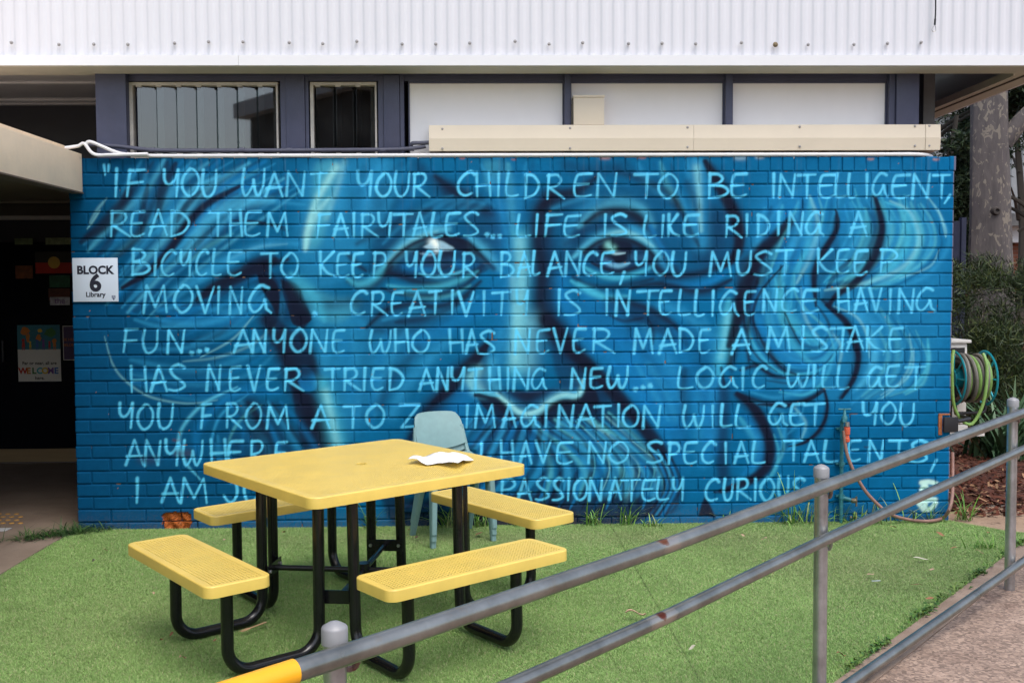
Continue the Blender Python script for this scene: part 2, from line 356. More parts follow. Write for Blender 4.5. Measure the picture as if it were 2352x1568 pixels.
# --- ear, sideburn and cheek edge
FILL('P', DK, .9, [(588,618),(600,656),(622,690),(636,712),(643,668),(632,636),(608,606)], 5)
FILL('P', DK, .92, [(646,638),(683,653),(700,687),(714,722),(706,746),(688,758),(674,727),(660,676)], 6)
S('P', NV, 30, .7, [(640,640),(650,690),(660,730)]); S('P', LB, 10, .5, [(648,650),(650,700),(640,760)], taper=True)
FILL('P', NV, .75, [(606,720),(640,760),(660,860),(700,960),(720,1020),(768,1024),(762,980),(742,900),(716,820),(690,770)], 12)
S('P', DK, 30, .9, [(610,735),(640,790),(664,850),(690,900),(720,960),(750,1020)], w1=44); S('P', DK, 17, .85, [(690,770),(714,812),(738,884),(750,940)])
FILL('P', DK, .85, [(668,880),(712,905),(752,960),(768,1024),(700,1024),(680,960)], 8)
FILL('P', BL, .8, [(680,850),(702,838),(722,860),(728,890),(706,902),(690,890)], 6)
S('P', CYN, 26, .75, [(742,880),(758,940),(772,1000),(780,1040)], w1=36); S('P', PALE, 15, .62, [(748,900),(762,960),(774,1020)])
S('P', LB, 24, .45, [(724,700),(740,780),(744,850)])
FAM('P', [(520,930),(560,980),(580,1040),(570,1110)], [(640,920),(690,990),(730,1060),(760,1120)], 9, [BL,NV,LB,DK], 14, .5, 8, 6)
# --- lower left curl
for k, (pts, w, a) in enumerate([([(545,888),(470,925),(423,975),(411,1015),(428,1064),(460,1100)],8,.75),([(520,915),(470,960),(450,1010),(462,1060)],16,.5),([(570,905),(510,950),(488,1000),(486,1040)],7,.7),
    ([(600,930),(556,960),(530,1000),(522,1040)],7,.55),([(640,900),(560,900),(500,930)],16,.5),([(500,1000),(505,1060),(530,1110)],12,.35),([(560,985),(555,1040),(575,1100)],10,.4)]):
    S('P', [SK,BL,LB,TL,BL,LB,BL][k], w, a, pts, taper=True)
S('P', DK, 34, .7, [(575,930),(590,970),(600,1030),(640,1080)]); S('P', NV, 26, .6, [(540,1010),(560,1060),(600,1110)])
# --- forehead and brows
S('P', PL, 15, .68, [(772,385),(746,427),(723,470),(706,530),(702,570)], w1=9); S('P', PALE, 12, .38, [(790,372),(775,430),(750,500)])
S('P', LB, 26, .45, [(880,380),(850,430),(840,500)]); S('P', NV, 26, .5, [(960,380),(990,410),(1040,440),(1090,470)])
S('P', DK, 24, .82, [(1000,405),(1050,445),(1095,474),(1130,492)], taper=True); S('P', DK, 26, .5, [(1120,480),(1140,520),(1148,560)])
for k in range(9): S('P', [LB,MD][k%2], 12, .34, [(880+k*22,560-k*7),(920+k*22,520-k*5),(985+k*17,470-k*1),(1040+k*12,450+k*3)], taper=True)
S('P', DK, 20, .5, [(820,560),(870,530),(930,500),(990,480)], taper=True); S('P', NV, 20, .5, [(850,620),(880,580),(930,545)])
S('P', LB, 20, .55, [(870,640),(905,590),(950,545),(1000,520)], taper=True)
# --- left eye
FILL('P', NV, .85, [(880,628),(920,578),(965,548),(1015,540),(1070,556),(1110,590),(1130,612),(1090,632),(1020,640),(950,640)], 6)
FILL('P', DK, .9, [(915,590),(955,555),(1010,541),(1068,554),(1112,592),(1060,575),(1010,566),(960,572)], 5)
S('P', SK, 20, .62, [(862,640),(900,592),(942,556),(985,533),(1030,526)], taper=True, w1=26); S('P', PALE, 10, .42, [(880,615),(920,572),(962,545),(1005,531)], taper=True)
S('P', SK, 22, .6, [(1080,548),(1105,570),(1128,596),(1150,620)], taper=True); S('P', DK, 11, .92, [(872,632),(916,584),(958,556),(1015,541),(1072,556),(1110,592),(1134,616)])
FILL('P', DK, .88, [(948,580),(965,575),(1035,575),(1048,590),(1036,612),(1000,622),(962,608)], 5)
FILL('P', C8(146,184,212), .95, [(972,567),(985,560),(994,552),(1012,553),(1030,562),(1044,572),(1020,576),(990,574)], 4)
S('P', WH, 13, .95, [(992,556),(1000,562),(1003,572)]); S('P', C8(240,246,246), 9, .95, [(997,555),(1001,561)]); S('P', C8(120,158,194), 7, .9, [(966,582),(980,585),(1000,584)], taper=True)
S('P', C8(34,72,112), 18, .7, [(970,598),(1000,606),(1032,600)]); S('P', BL, 14, .6, [(930,612),(960,618),(990,620)]); S('P', BL, 16, .55, [(1050,605),(1075,612),(1100,614)])
S('P', DK, 16, .85, [(880,626),(918,634),(955,646),(1020,652),(1075,636),(1106,612)]); S('P', SK, 8, .75, [(962,628),(1000,636),(1040,630),(1075,618)], taper=True)
S('P', CYN, 14, .62, [(890,655),(945,665),(1003,660),(1060,642),(1098,624)], taper=True); S('P', TL, 10, .5, [(920,672),(980,684),(1040,676),(1080,655)], taper=True)
S('P', DK, 12, .72, [(876,662),(930,676),(1003,676),(1066,656),(1104,622)], taper=True); S('P', DK, 20, .75, [(900,612),(874,640),(856,654),(837,656),(800,645)], taper=True)
S('P', CYN, 15, .62, [(798,640),(820,652),(845,648),(866,632),(884,610)], taper=True); S('P', DK, 13, .75, [(795,580),(815,602),(840,622)], taper=True)
S('P', DK, 16, .82, [(842,752),(888,712),(946,698),(1003,704),(1060,684),(1104,646)], taper=True); S('P', LB, 13, .5, [(880,735),(940,720),(1000,722),(1060,705),(1098,680)], taper=True)
S('P', DK, 16, .66, [(910,740),(974,731),(1030,710),(1075,680)], taper=True); S('P', NV, 22, .5, [(700,700),(760,700),(820,690)]); S('P', NV, 26, .4, [(860,760),(900,745),(960,745)])
S('P', BL, 34, .5, [(950,790),(1020,755),(1090,715),(1130,680)])
# --- nose bridge
S('P', BL, 60, .45, [(1160,420),(1165,560),(1170,700),(1175,800)]); S('P', CYN, 36, .6, [(1196,545),(1200,620),(1193,700),(1186,800),(1184,850)]); S('P', PALE, 22, .6, [(1194,555),(1198,640),(1191,740),(1184,835)])
S('P', PALE, 14, .35, [(1178,640),(1184,730),(1180,820)])
S('P', DK, 36, .93, [(1262,452),(1238,490),(1236,556),(1246,620),(1243,690),(1258,745),(1286,775)], w1=42)
S('P', NV, 30, .55, [(1262,560),(1272,640),(1268,700),(1290,745)])
S('P', BL, 26, .7, [(1290,640),(1296,690),(1325,740),(1360,800)])
# --- right brow and eye
S('P', DK, 22, .85, [(1250,470),(1270,448),(1300,444),(1330,436),(1372,406)], taper=True); S('P', LB, 10, .4, [(1270,480),(1310,464),(1360,452)])
S('P', DK, 16, .55, [(1420,395),(1470,410),(1530,440),(1556,470)]); S('P', NV, 26, .5, [(1300,380),(1350,390),(1420,384)])
S('P', SK, 24, .62, [(1330,520),(1365,488),(1415,470),(1470,480),(1500,520)], taper=True); S('P', LB, 18, .4, [(1300,560),(1320,500),(1370,460)])
S('P', DK, 24, .92, [(1345,512),(1380,488),(1420,484),(1458,494),(1488,526),(1510,560),(1540,604)], taper=True)
S('P', LB, 22, .7, [(1448,520),(1480,540),(1505,580),(1530,620)], taper=True); S('P', BL, 12, .7, [(1495,520),(1515,560),(1545,600)])
S('P', NV, 18, .6, [(1300,560),(1340,530),(1390,518),(1430,520)])
FILL('P', NV, .85, [(1340,590),(1372,562),(1412,548),(1455,556),(1490,580),(1506,600),(1470,615),(1420,624),(1370,612)], 6)
S('P', SK, 18, .75, [(1318,590),(1362,554),(1405,538),(1450,540),(1490,562),(1515,590)], taper=True); S('P', PALE, 9, .55, [(1390,540),(1430,533),(1470,545),(1500,566)], taper=True)
S('P', DK, 13, .95, [(1342,580),(1376,556),(1414,547),(1452,554),(1490,576),(1506,594)]); FILL('P', DK, .9, [(1372,566),(1410,550),(1450,560),(1446,592),(1420,606),(1388,596)], 5)
S('P', C8(120,190,196), 13, .95, [(1397,563),(1402,569),(1407,571)]); S('P', C8(152,188,212), 6, .9, [(1403,580),(1416,583),(1436,581)], taper=True); S('P', C8(66,110,160), 14, .8, [(1390,600),(1400,606),(1412,608)])
S('P', C8(110,176,214), 9, .8, [(1394,606),(1420,611),(1446,604)], taper=True); FILL('P', DK, .95, [(1404,588),(1440,586),(1432,600),(1416,604)], 3); S('P', C8(40,82,122), 12, .7, [(1450,590),(1466,592),(1480,590)])
S('P', DK, 10, .88, [(1360,604),(1392,618),(1425,624),(1462,614),(1484,602)], taper=True); S('P', CYN, 11, .72, [(1340,612),(1378,632),(1425,638),(1480,622),(1505,606)], taper=True)
S('P', DK, 14, .66, [(1316,636),(1350,654),(1400,660),(1460,650),(1500,640)], taper=True); S('P', CYN, 13, .62, [(1312,645),(1345,665),(1390,682),(1440,680)], taper=True)
S('P', DK, 19, .85, [(1500,604),(1520,625),(1548,634),(1605,628),(1640,616),(1674,598)]); S('P', BL, 14, .75, [(1530,648),(1580,656),(1630,648),(1665,630)], taper=True)
S('P', DK, 15, .82, [(1448,662),(1500,652),(1540,655),(1590,668),(1634,664),(1680,642)], taper=True)
S('P', DK, 28, .93, [(1680,596),(1698,556),(1692,500),(1676,462),(1645,405),(1624,372)], taper=True)
S('P', LB, 30, .65, [(1604,372),(1606,430),(1608,500),(1612,560)]); S('P', PALE, 15, .62, [(1601,385),(1606,450),(1610,530)], w1=8); S('P', NV, 34, .55, [(1640,480),(1650,540),(1640,590)])
S('P', DK, 15, .72, [(1548,455),(1562,480),(1590,530),(1605,565)], taper=True); S('P', NV, 18, .6, [(1580,420),(1600,480)]); S('P', LB, 10, .5, [(1560,440),(1580,490),(1600,540)])
S('P', DK, 17, .8, [(1390,684),(1448,696),(1505,716),(1540,740),(1560,758)], taper=True); S('P', CYN, 12, .6, [(1328,650),(1356,668),(1392,684)], taper=True)
S('P', NV, 26, .6, [(1400,705),(1450,716),(1500,740)]); S('P', DK, 9, .66, [(1400,724),(1434,737),(1477,730)], taper=True); S('P', DK, 9, .6, [(1490,735),(1500,760),(1500,790)], taper=True)
S('P', LB, 20, .5, [(1520,700),(1570,720),(1620,760)]); S('P', BL, 30, .5, [(1300,690),(1340,760),(1400,830),(1470,900)])
# --- right cheek edge
S('P', DK, 26, .9, [(1730,600),(1712,650),(1702,690),(1692,740),(1682,790),(1674,840)], taper=True); S('P', DK, 14, .7, [(1760,610),(1735,660),(1720,700)])
S('P', CYN, 26, .8, [(1674,690),(1670,740),(1660,800),(1648,860)], taper=True); S('P', PALE, 12, .35, [(1672,720),(1664,780),(1656,820)]); S('P', LB, 18, .5, [(1648,850),(1640,930),(1640,1010)])
S('P', NV, 14, .6, [(1572,850),(1568,900),(1572,960)]); S('P', NV, 18, .55, [(1658,880),(1662,960),(1656,1040),(1664,1100)]); S('P', BL, 22, .6, [(1620,900),(1626,980),(1620,1060)])
# --- right hair
FAM('P', [(1800,470),(1760,540),(1720,620),(1700,720)], [(1950,450),(1930,540),(1880,620),(1860,700)], 10, [LB,BL,CYN,MD], 12, .42, 8, 8)
FAM('P', [(1960,440),(1975,510),(1940,590),(1890,650)], [(2080,450),(2085,540),(2050,610),(1990,660)], 9, [CYN,LB,BL,TL], 9, .42, 7, 9)
for pts, w in [([(1723,640),(1745,590),(1780,553),(1822,510)],24),([(1872,680),(1868,627),(1890,579),(1916,539),(1920,497)],15),([(1900,700),(1937,665),(1980,633),(2012,593),(2026,542),(2022,499),(2008,452)],17),
               ([(1890,690),(1925,720),(1950,748),(1966,790),(1968,840),(1952,884),(1930,914)],17),([(1724,930),(1750,962),(1766,1004),(1765,1047),(1749,1084),(1718,1108)],22),([(1690,906),(1730,938),(1755,985)],24),
               ([(1893,893),(1900,935),(1888,981),(1860,1009),(1828,1022)],10),([(1700,905),(1760,926),(1820,926),(1862,912),(1890,893)],13),([(1700,850),(1740,840),(1772,862),(1810,868)],11),
               ([(1740,640),(1728,700),(1716,770),(1720,830)],13),([(1794,610),(1790,660),(1802,720),(1826,760)],9),([(1720,700),(1740,760),(1790,840),(1830,860)],11)]: S('P', DK, w, .85, pts, taper=True)
S('P', DK, 46, .7, [(1730,600),(1726,650),(1712,700)]); S('P', NV, 34, .6, [(1960,600),(2000,560),(2010,500)])
for k, (pts, w, a) in enumerate([([(2033,464),(2080,484),(2102,528),(2105,580),(2080,620)],8,.6),([(2130,450),(2160,495),(2172,545)],5,.5),([(2150,540),(2120,600),(2060,640),(1990,662)],6,.45),([(2080,490),(2070,550),(2050,590)],7,.5),
    ([(2120,470),(2140,530),(2130,590),(2080,640)],9,.4),([(2132,790),(2134,830),(2120,880),(2080,906)],8,.55),([(2100,800),(2090,860),(2025,915)],5,.45),([(1920,800),(1895,870),(1850,905),(1790,900)],8,.55),
    ([(1900,650),(1960,630),(1990,600)],9,.45),([(1880,740),(1930,790),(1925,850)],8,.4),([(1970,720),(2010,780),(2000,850),(1960,900)],12,.5),([(2020,760),(2040,820),(2010,880),(1980,910)],9,.4),([(2050,700),(2080,780),(2060,850)],7,.35),
    ([(1830,480),(1800,540),(1770,620)],8,.5),([(1860,450),(1880,520),(1860,590),(1830,650)],10,.5),([(1800,650),(1790,720),(1830,800),(1880,850)],12,.5),([(1780,640),(1800,720),(1860,790)],8,.5),([(1840,660),(1850,730),(1890,790)],8,.45),
    ([(1940,470),(1950,530),(1920,600)],8,.5),([(1990,480),(1985,540),(1950,610)],9,.45),([(1720,920),(1800,950),(1800,1010)],9,.4),([(1780,960),(1800,1030),(1770,1090)],8,.4),([(1820,930),(1850,970),(1840,1010)],7,.4),([(1700,960),(1735,1010),(1730,1060)],14,.45)]):
    S('P', [CYN,PALE,LB,TL,LB,TL,PALE,CYN][k%8], w, a, pts, taper=True)
# --- nose tip and nostrils
FILL('P', NV, .65, [(1085,860),(1110,800),(1126,780),(1122,840),(1130,890),(1100,905)], 8)
S('P', DK, 26, .9, [(1120,785),(1085,822),(1045,862),(1015,905),(980,945),(940,1010)], taper=True, w1=36); S('P', BL, 36, .6, [(1090,880),(1060,920),(1030,980),(1000,1040)])
S('P', LB, 24, .5, [(1020,790),(980,830),(930,890),(900,950)]); S('P', NV, 20, .5, [(960,800),(910,860),(870,930)])
S('P', DK, 14, .8, [(1118,795),(1095,830),(1082,862),(1082,895)], taper=True); S('P', PALE, 22, .62, [(1096,850),(1090,872),(1100,895)]); S('P', SK, 20, .4, [(1130,830),(1125,870),(1140,890)])
FILL('P', C8(40,60,96), .85, [(1092,906),(1125,898),(1160,908),(1200,902),(1240,896),(1290,892),(1316,885),(1300,908),(1262,912),(1230,940),(1190,945),(1160,926),(1120,916)], 6)
FILL('P', DK, .95, [(1096,914),(1120,906),(1146,912),(1176,936),(1200,966),(1150,962),(1118,942)], 5)
FILL('P', DK, .95, [(1245,940),(1270,920),(1300,912),(1334,912),(1350,860),(1372,905),(1370,950),(1300,968),(1230,976)], 9)
S('P', SK, 13, .8, [(1088,896),(1105,906),(1125,906),(1150,916),(1178,938),(1200,949),(1224,948),(1244,936),(1266,916),(1296,906),(1322,909),(1336,896),(1340,872)]); S('P', PL, 6, .8, [(1120,905),(1150,915),(1178,938),(1200,948),(1226,946),(1246,934),(1268,914),(1300,905)])
S('P', LB, 30, .5, [(1326,840),(1336,870),(1330,895)]); S('P', PALE, 10, .5, [(1322,862),(1336,884),(1328,902)])
S('P', DK, 36, .9, [(1284,770),(1310,802),(1350,845),(1392,888),(1428,925)], w1=24); S('P', DK, 30, .7, [(1300,800),(1340,870),(1364,930)])
S('P', DK, 19, .9, [(1420,915),(1452,955),(1480,995),(1505,1030),(1524,1062)], taper=True); FILL('P', DK, .88, [(1492,1016),(1520,1034),(1530,1070),(1540,1110),(1522,1090),(1500,1050)], 6)
S('P', BL, 40, .5, [(1430,820),(1500,900),(1550,980),(1560,1060)]); S('P', LB, 16, .42, [(1490,840),(1530,900),(1550,960)])
S('P', NV, 50, .6, [(1120,965),(1200,985),(1290,985),(1370,960)])
# --- moustache
M1 = [TL, NV, BL, DK, LB, MD]
FAM('P', [(1330,960),(1400,1000),(1450,1060),(1440,1150)], [(1200,970),(1230,1030),(1240,1090),(1220,1160)], 15, M1, 12, .62, 6, 21)
FAM('P', [(1400,950),(1470,1010),(1520,1080),(1520,1160)], [(1320,970),(1390,1030),(1420,1090),(1390,1160)], 13, [TL,NV,PALE,MD,LB,DK], 9, .6, 5, 22)
FAM('P', [(1190,970),(1170,1040),(1150,1100),(1110,1170)], [(1080,950),(1040,1010),(1000,1060),(950,1120)], 13, [BL,DK,LB,NV], 13, .6, 7, 23)
FAM('P', [(1040,960),(980,1020),(930,1070),(880,1110)], [(960,1010),(900,1050),(850,1090),(800,1130)], 8, [LB,NV,BL,MD], 14, .45, 7, 24)

for k in range(13):                         # broad waves of the moustache
    t = k/12; q = [(1215+t*95,985-t*8),(1262+t*150,1030-t*5),(1290+t*215,1085),(1262+t*255,1150-t*10)]
    S('P', [DK,LB,NV,TL,BL][k%5], 11, .62, q, taper=True)
for k in range(9):
    t = k/8; q = [(1185-t*60,985-t*6),(1160-t*90,1040),(1145-t*130,1095),(1085-t*150,1165)]
    S('P', [DK,BL,NV,LB][k%4], 12, .6, q, taper=True)
for k in range(12): S('P', [TL,BL,LB][k%3], 5, .35, [(1335+k*11,978+k*4),(1372+k*10,1020+k*4),(1398+k*9.5,1065+k*4),(1400+k*9,1105+k*4)], taper=True)
for k in range(10): S('P', DK, 12, .62, [(1180+k*38,1155+(k%3)*14),(1200+k*38,1125+(k%3)*10),(1212+k*37,1085)], taper=True)
FILL('P', DK, .75, [(870,1140),(1000,1140),(1140,1150),(1300,1160),(1300,1215),(940,1215)], 14)
for k in range(14): S('P', [MD,NV,BL][k%3], 7, .5, [(1190+k*27,1178),(1205+k*27,1150),(1212+k*27,1110)], taper=True)
for k in range(6): S('P', [BL,DK,MD][k%3], 11, .5, [(1480+k*13,1195-k*4),(1510+k*11,1160),(1525+k*9,1110)], taper=True)
FILL('P', DK, .95, [(1620,1136),(1632,1160),(1645,1190),(1624,1184),(1603,1186),(1610,1160)], 4, False)
S('P', DK, 9, .8, [(1640,1130),(1670,1125),(1700,1112)], taper=True)

# --- second pass, drawn crisper from the close views
def Q(z, col, w, a, *xy, taper=True, soft=.9, w1=None): S(z, col, w, a, [(xy[i], xy[i+1]) for i in range(0, len(xy), 2)], soft=soft, taper=taper, w1=w1)
# left hair
for c_, w_, a_, p_ in [(SK,26,.4,(870,185,700,205,600,262,540,345,480,430)),(LB,20,.45,(980,372,840,375,700,445,560,535)),(SK,14,.4,(640,80,520,150,440,260,400,330)),(LB,18,.45,(520,60,460,130,420,230,380,330)),(LB,16,.4,(330,60,310,150,270,250,200,350)),
    (BL,20,.5,(780,120,660,170,570,240,500,330)),(LB,22,.5,(760,420,650,450,540,520,430,580)),(BL,24,.45,(830,620,700,700,520,695,380,650)),(LB,12,.4,(350,680,450,712,640,702,780,640)),(PALE,5,.45,(790,680,700,780,560,860)),(LB,12,.35,(860,560,800,620,700,660,560,650)),
    (PALE,5,.5,(130,230,100,275,75,310)),(TL,10,.35,(700,330,600,380,500,460)),(BL,16,.5,(600,640,500,640,400,600))]: Q('A', c_, w_, a_, *p_, soft=1)
for w_, a_, p_ in [(22,.8,(455,30,405,130,385,200,372,260)),(19,.93,(725,128,595,200,520,272,440,380,340,490,225,562)),(26,.7,(262,110,236,190,135,300,50,365)),(14,.6,(335,120,318,200,300,270)),(30,.92,(880,440,760,500,640,560,555,605)),(7,.7,(690,272,800,280,925,302)),
    (14,.55,(560,150,500,210,460,280)),(12,.5,(620,300,540,380,480,450)),(14,.5,(200,300,170,370,120,420)),(10,.45,(700,560,600,620,480,640))]: Q('A', DK, w_, a_, *p_)
FILL('A', DK, .95, [(800,498),(826,572),(868,640),(892,685),(900,600),(886,545),(850,508)], 3); FILL('A', DK, .95, [(905,525),(962,556),(1002,618),(1037,684),(1028,708),(962,722),(935,650),(912,580)], 3)
Q('A', DK, 34, .8, 868,690,900,760,960,840,1000,900, w1=40, taper=False); Q('A', CYN, 26, .5, 950,505,1020,565,1065,640,1090,700, soft=1); Q('A', NV, 16, .6, 905,560,920,640,890,740)
Q('A', PL, 16, .55, 1110,180,1060,240,1025,320,1010,400, soft=1)
# right hair
for c_, w_, a_, p_ in [(CYN,20,.5,(385,470,352,560,380,655,450,745,520,800)),(BL,26,.5,(470,520,460,600,500,680,570,760)),(TL,6,.6,(420,500,425,590,480,665,562,745,592,830)),(LB,18,.5,(300,640,330,740,400,830)),(BL,18,.6,(270,560,250,660,290,780)),
    (PALE,9,.5,(830,190,910,232,950,322,940,402,870,482,720,542,550,572)),(TL,8,.5,(960,200,1010,280,1020,380,960,462,830,532)),(PALE,5,.5,(1036,225,1068,310,1070,340)),(PALE,5,.4,(1040,400,1000,470,870,522)),(CYN,13,.45,(870,220,905,320,880,420,800,500)),
    (LB,16,.5,(660,200,692,290,660,400,615,490)),(CYN,12,.45,(720,220,742,320,700,425,640,500)),(TL,6,.5,(522,170,540,250,520,340)),(LB,16,.45,(470,240,440,330,400,420)),(LB,20,.5,(640,640,740,700,770,790,750,890)),(PALE,6,.5,(590,640,690,690,735,780,740,860)),(TL,6,.4,(820,680,830,760,800,850)),(LB,14,.4,(540,300,500,390,460,470))]: Q('C', c_, w_, a_, *p_, soft=1)
for w_, a_, p_ in [(26,.95,(36,20,92,120,152,230,182,322,172,420,100,476)),(30,.92,(405,262,330,352,272,412,232,502,202,592,172,700,138,810)),(13,.9,(598,228,606,300,560,382,522,450,506,530,512,640)),(17,.92,(768,175,792,270,790,342,750,442,680,542,600,592,568,645)),(14,.92,(556,636,632,700,672,770,692,860)),
    (8,.75,(372,466,305,540,262,602,242,682,262,780)),(8,.75,(200,660,212,760,245,840)),(6,.7,(368,640,402,722,445,805)),(8,.6,(520,640,560,700,580,760)),(12,.6,(660,440,600,500,560,560))]: Q('C', DK, w_, a_, *p_)
for c_, w_, a_, p_ in [(LB,10,.55,(570,30,596,120,570,202,480,272,350,322,235,300)),(SK,16,.4,(740,30,762,130,740,222,690,285)),(PALE,6,.4,(912,50,922,150,880,250,790,312)),(CYN,9,.5,(992,70,992,180,940,270,890,302)),(BL,24,.6,(300,40,380,130,470,190,540,180)),(LB,12,.5,(190,20,230,110,300,180)),(CYN,8,.5,(332,480,352,560,330,645,270,700)),(BL,20,.6,(215,400,262,500,262,590,200,650)),(LB,8,.4,(460,360,440,430,390,480)),(BL,26,.55,(80,250,82,400,85,560))]: Q('D', c_, w_, a_, *p_, soft=1)
for w_, a_, p_ in [(12,.92,(648,10,692,110,682,222,624,325)),(8,.9,(548,288,562,360,540,440,470,512,395,532)),(23,.95,(175,305,252,370,302,470,317,560,292,632,200,690,105,722)),(9,.85,(265,352,400,356,482,332,552,290)),(16,.8,(106,195,118,262)),(8,.7,(228,158,300,212,336,226)),(7,.65,(198,50,262,150,345,212)),(7,.6,(255,20,305,130,385,192)),(8,.5,(300,250,420,260,520,220))]: Q('D', DK, w_, a_, *p_)
Q('D', NV, 26, .55, 112,300,106,450,112,650, taper=False, soft=1)
# nose
FILL('B', NV, .7, [(500,60),(560,120),(620,190),(640,260),(560,300),(520,230),(500,140)], 12); Q('B', LB, 30, .4, 280,40,262,130,250,220, soft=1); Q('B', PALE, 40, .4, 395,0,398,90,392,170, soft=1, taper=False)
FILL('B', DK, .85, [(262,296),(340,290),(430,300),(540,282),(600,286),(560,306),(500,330),(460,362),(410,382),(364,374),(318,340)], 6)
Q('B', DK, 24, .92, 222,96,175,158,132,210,62,290,-10,345); Q('B', DK, 8, .7, 226,50,218,140); Q('B', SK, 24, .55, 168,200,150,250,165,288, soft=1); Q('B', PALE, 12, .5, 160,215,146,250,158,282, soft=1)
Q('B', DK, 20, .95, 172,312,235,320,300,372,345,448); FILL('B', DK, .92, [(640,200),(692,300),(692,352),(580,352),(500,378),(455,418),(470,380),(520,335),(600,325),(636,300)], 5)
Q('B', PL, 12, .72, 262,306,318,350,362,386,410,392,452,370,492,334,548,310,600,316,626,296,632,250, soft=1); Q('B', SK, 10, .7, 168,288,228,304,275,316); Q('B', C8(160,214,228), 5, .5, 300,334,362,380,410,386,450,366,500,326,556,306,604,310, taper=True)
Q('B', DK, 34, .95, 478,-10,560,90,662,192,762,292,832,372,902,452,962,532,990,592, w1=20, taper=False); Q('B', NV, 20, .55, 690,260,720,340,700,430)
Q('B', BL, 26, .6, 760,180,860,290,960,420,1010,520, soft=1)
for dy_ in (12,26,40): Q('B', [SK,BL,NV][dy_//14], 16, .3, 290,318-dy_,365,378-dy_,410,384-dy_,460,360-dy_,520,318-dy_,600,310-dy_, soft=1)
Q('B', LB, 14, .45, 860,180,930,290,1000,420, soft=1)
# moustache strands
for k in range(12):
    q_ = (545+k*26,428+k*7, 625+k*28,520+k*6, 642+k*32,630, 585+k*35,770-k*3); Q('B', [LB,DK,BL,NV,LB,DK][k%6], 13 if k%2 else 19, .5, *q_)
    if k % 2: Q('B', [TL,PALE][k%4//2], 4, .5, *(v+(9 if i_%2 == 0 else 0) for i_, v in enumerate(q_)))
for k in range(11):
    q_ = (500-k*22,432, 490-k*26,520, 478-k*30,620, 400-k*30,745); Q('B', [NV,LB,DK,BL][k%4], 18, .5, *q_)
for k in range(7): Q('B', [DK,BL,DK,LB][k%4], 9, .7, 900+k*18,520+k*9, 960+k*14,620+k*6, 985+k*10,720, 900+k*14,830)
FILL('B', DK, .8, [(180,742),(420,730),(620,742),(820,748),(960,770),(900,845),(700,880),(180,880)], 14)
for k in range(11): Q('B', [BL,DK,MD][k%3], 8, .6, 420+k*52,800,455+k*50,742,470+k*48,680)

# --- the writing
G = {'A':['l01.50,1','l.12,.68.92,.62'],}
def Pn(*a): return [(a[i], a[i+1]) for i in range(0, len(a), 2)]
GL = {
 'A':[('l',Pn(0,1,.5,0,1,1)),('l',Pn(.08,.68,.95,.62))],
 'B':[('l',Pn(.1,0,.06,1)),('c',Pn(.1,.02,.55,.04,.75,.2,.55,.4,.12,.48)),('c',Pn(.12,.48,.75,.52,1,.74,.7,.94,.03,.99))],
 'C':[('c',Pn(1,.12,.75,0,.35,.15,.05,.5,.1,.85,.45,1,.85,.9))],
 'D':[('l',Pn(.12,.03,.08,1)),('c',Pn(.1,.03,.6,.1,1,.45,.72,.85,.06,1))],
 'E':[('c',Pn(.95,.03,.4,.05,.18,.12,.06,.6,.14,.93,.5,1,.92,.9)),('l',Pn(.1,.5,.78,.46))],
 'F':[('l',Pn(.22,.03,.05,1)),('l',Pn(.18,.06,1,.02)),('l',Pn(.14,.52,.92,.48))],
 'G':[('c',Pn(.88,.1,.55,0,.18,.28,.02,.68,.2,.97,.48,.86,.74,.52)),('l',Pn(.72,.52,.8,.85,1,1))],
 'H':[('l',Pn(.06,0,.1,1)),('l',Pn(.88,0,1,1)),('l',Pn(.08,.56,.95,.52))],
 'I':[('l',Pn(.6,0,.4,1))], 'J':[('c',Pn(.8,0,.88,.6,.6,.96,.3,.95,0,.7))],
 'K':[('l',Pn(.08,0,.08,1)),('l',Pn(.85,.02,.12,.55)),('c',Pn(.12,.55,.5,.86,1,1))],
 'L':[('c',Pn(.22,0,.06,.6,.1,.95,.5,1,1,.94))],
 'M':[('l',Pn(0,1,.12,0,.5,.8,.86,0,1,1))], 'N':[('l',Pn(0,1,.1,0,.86,.97)),('l',Pn(.86,.97,1,0))],
 'O':[('c',Pn(.5,0,.1,.3,.03,.7,.4,1,.85,.8,.98,.35,.7,.03,.5,0))],
 'P':[('l',Pn(.2,.02,.08,1)),('c',Pn(.12,.05,.75,.06,1,.3,.7,.5,.14,.56))],
 'R':[('l',Pn(.12,.02,.06,1)),('c',Pn(.08,.05,.6,.03,.78,.25,.55,.48,.12,.56)),('l',Pn(.2,.56,1,1))],
 'S':[('c',Pn(.95,.1,.6,0,.15,.18,.35,.42,.8,.65,.95,.85,.5,1,.05,.98))],
 'T':[('l',Pn(0,.05,1,.02)),('l',Pn(.55,.05,.5,1))],
 'U':[('c',Pn(.1,0,0,.55,.2,.95,.55,.98,.88,.7,1,0))], 'V':[('l',Pn(0,0,.5,1,1,0))],
 'W':[('c',Pn(.1,0,0,.6,.15,1,.4,.75,.52,.42)),('c',Pn(.52,.42,.6,.85,.75,1,.95,.6,1,0))],
 'Y':[('c',Pn(.05,0,.08,.4,.3,.55,.65,.42,.9,0)),('l',Pn(.92,0,.82,1))],
 'Z':[('l',Pn(0,.04,1,.02,.1,1,1,.93))], ',':[('l',Pn(1,0,0,1))], '"':[('l',Pn(.1,0,.3,1)),('l',Pn(.9,0,.8,.7))], '.':[('l',Pn(.4,.5,.6,.5))]}
INK = C8(96,204,254)
INKN = .80+.45*smoothn((CHt,CW),(70,170),33)*.6+.45*smoothn((CHt,CW),(240,560),34)*.4
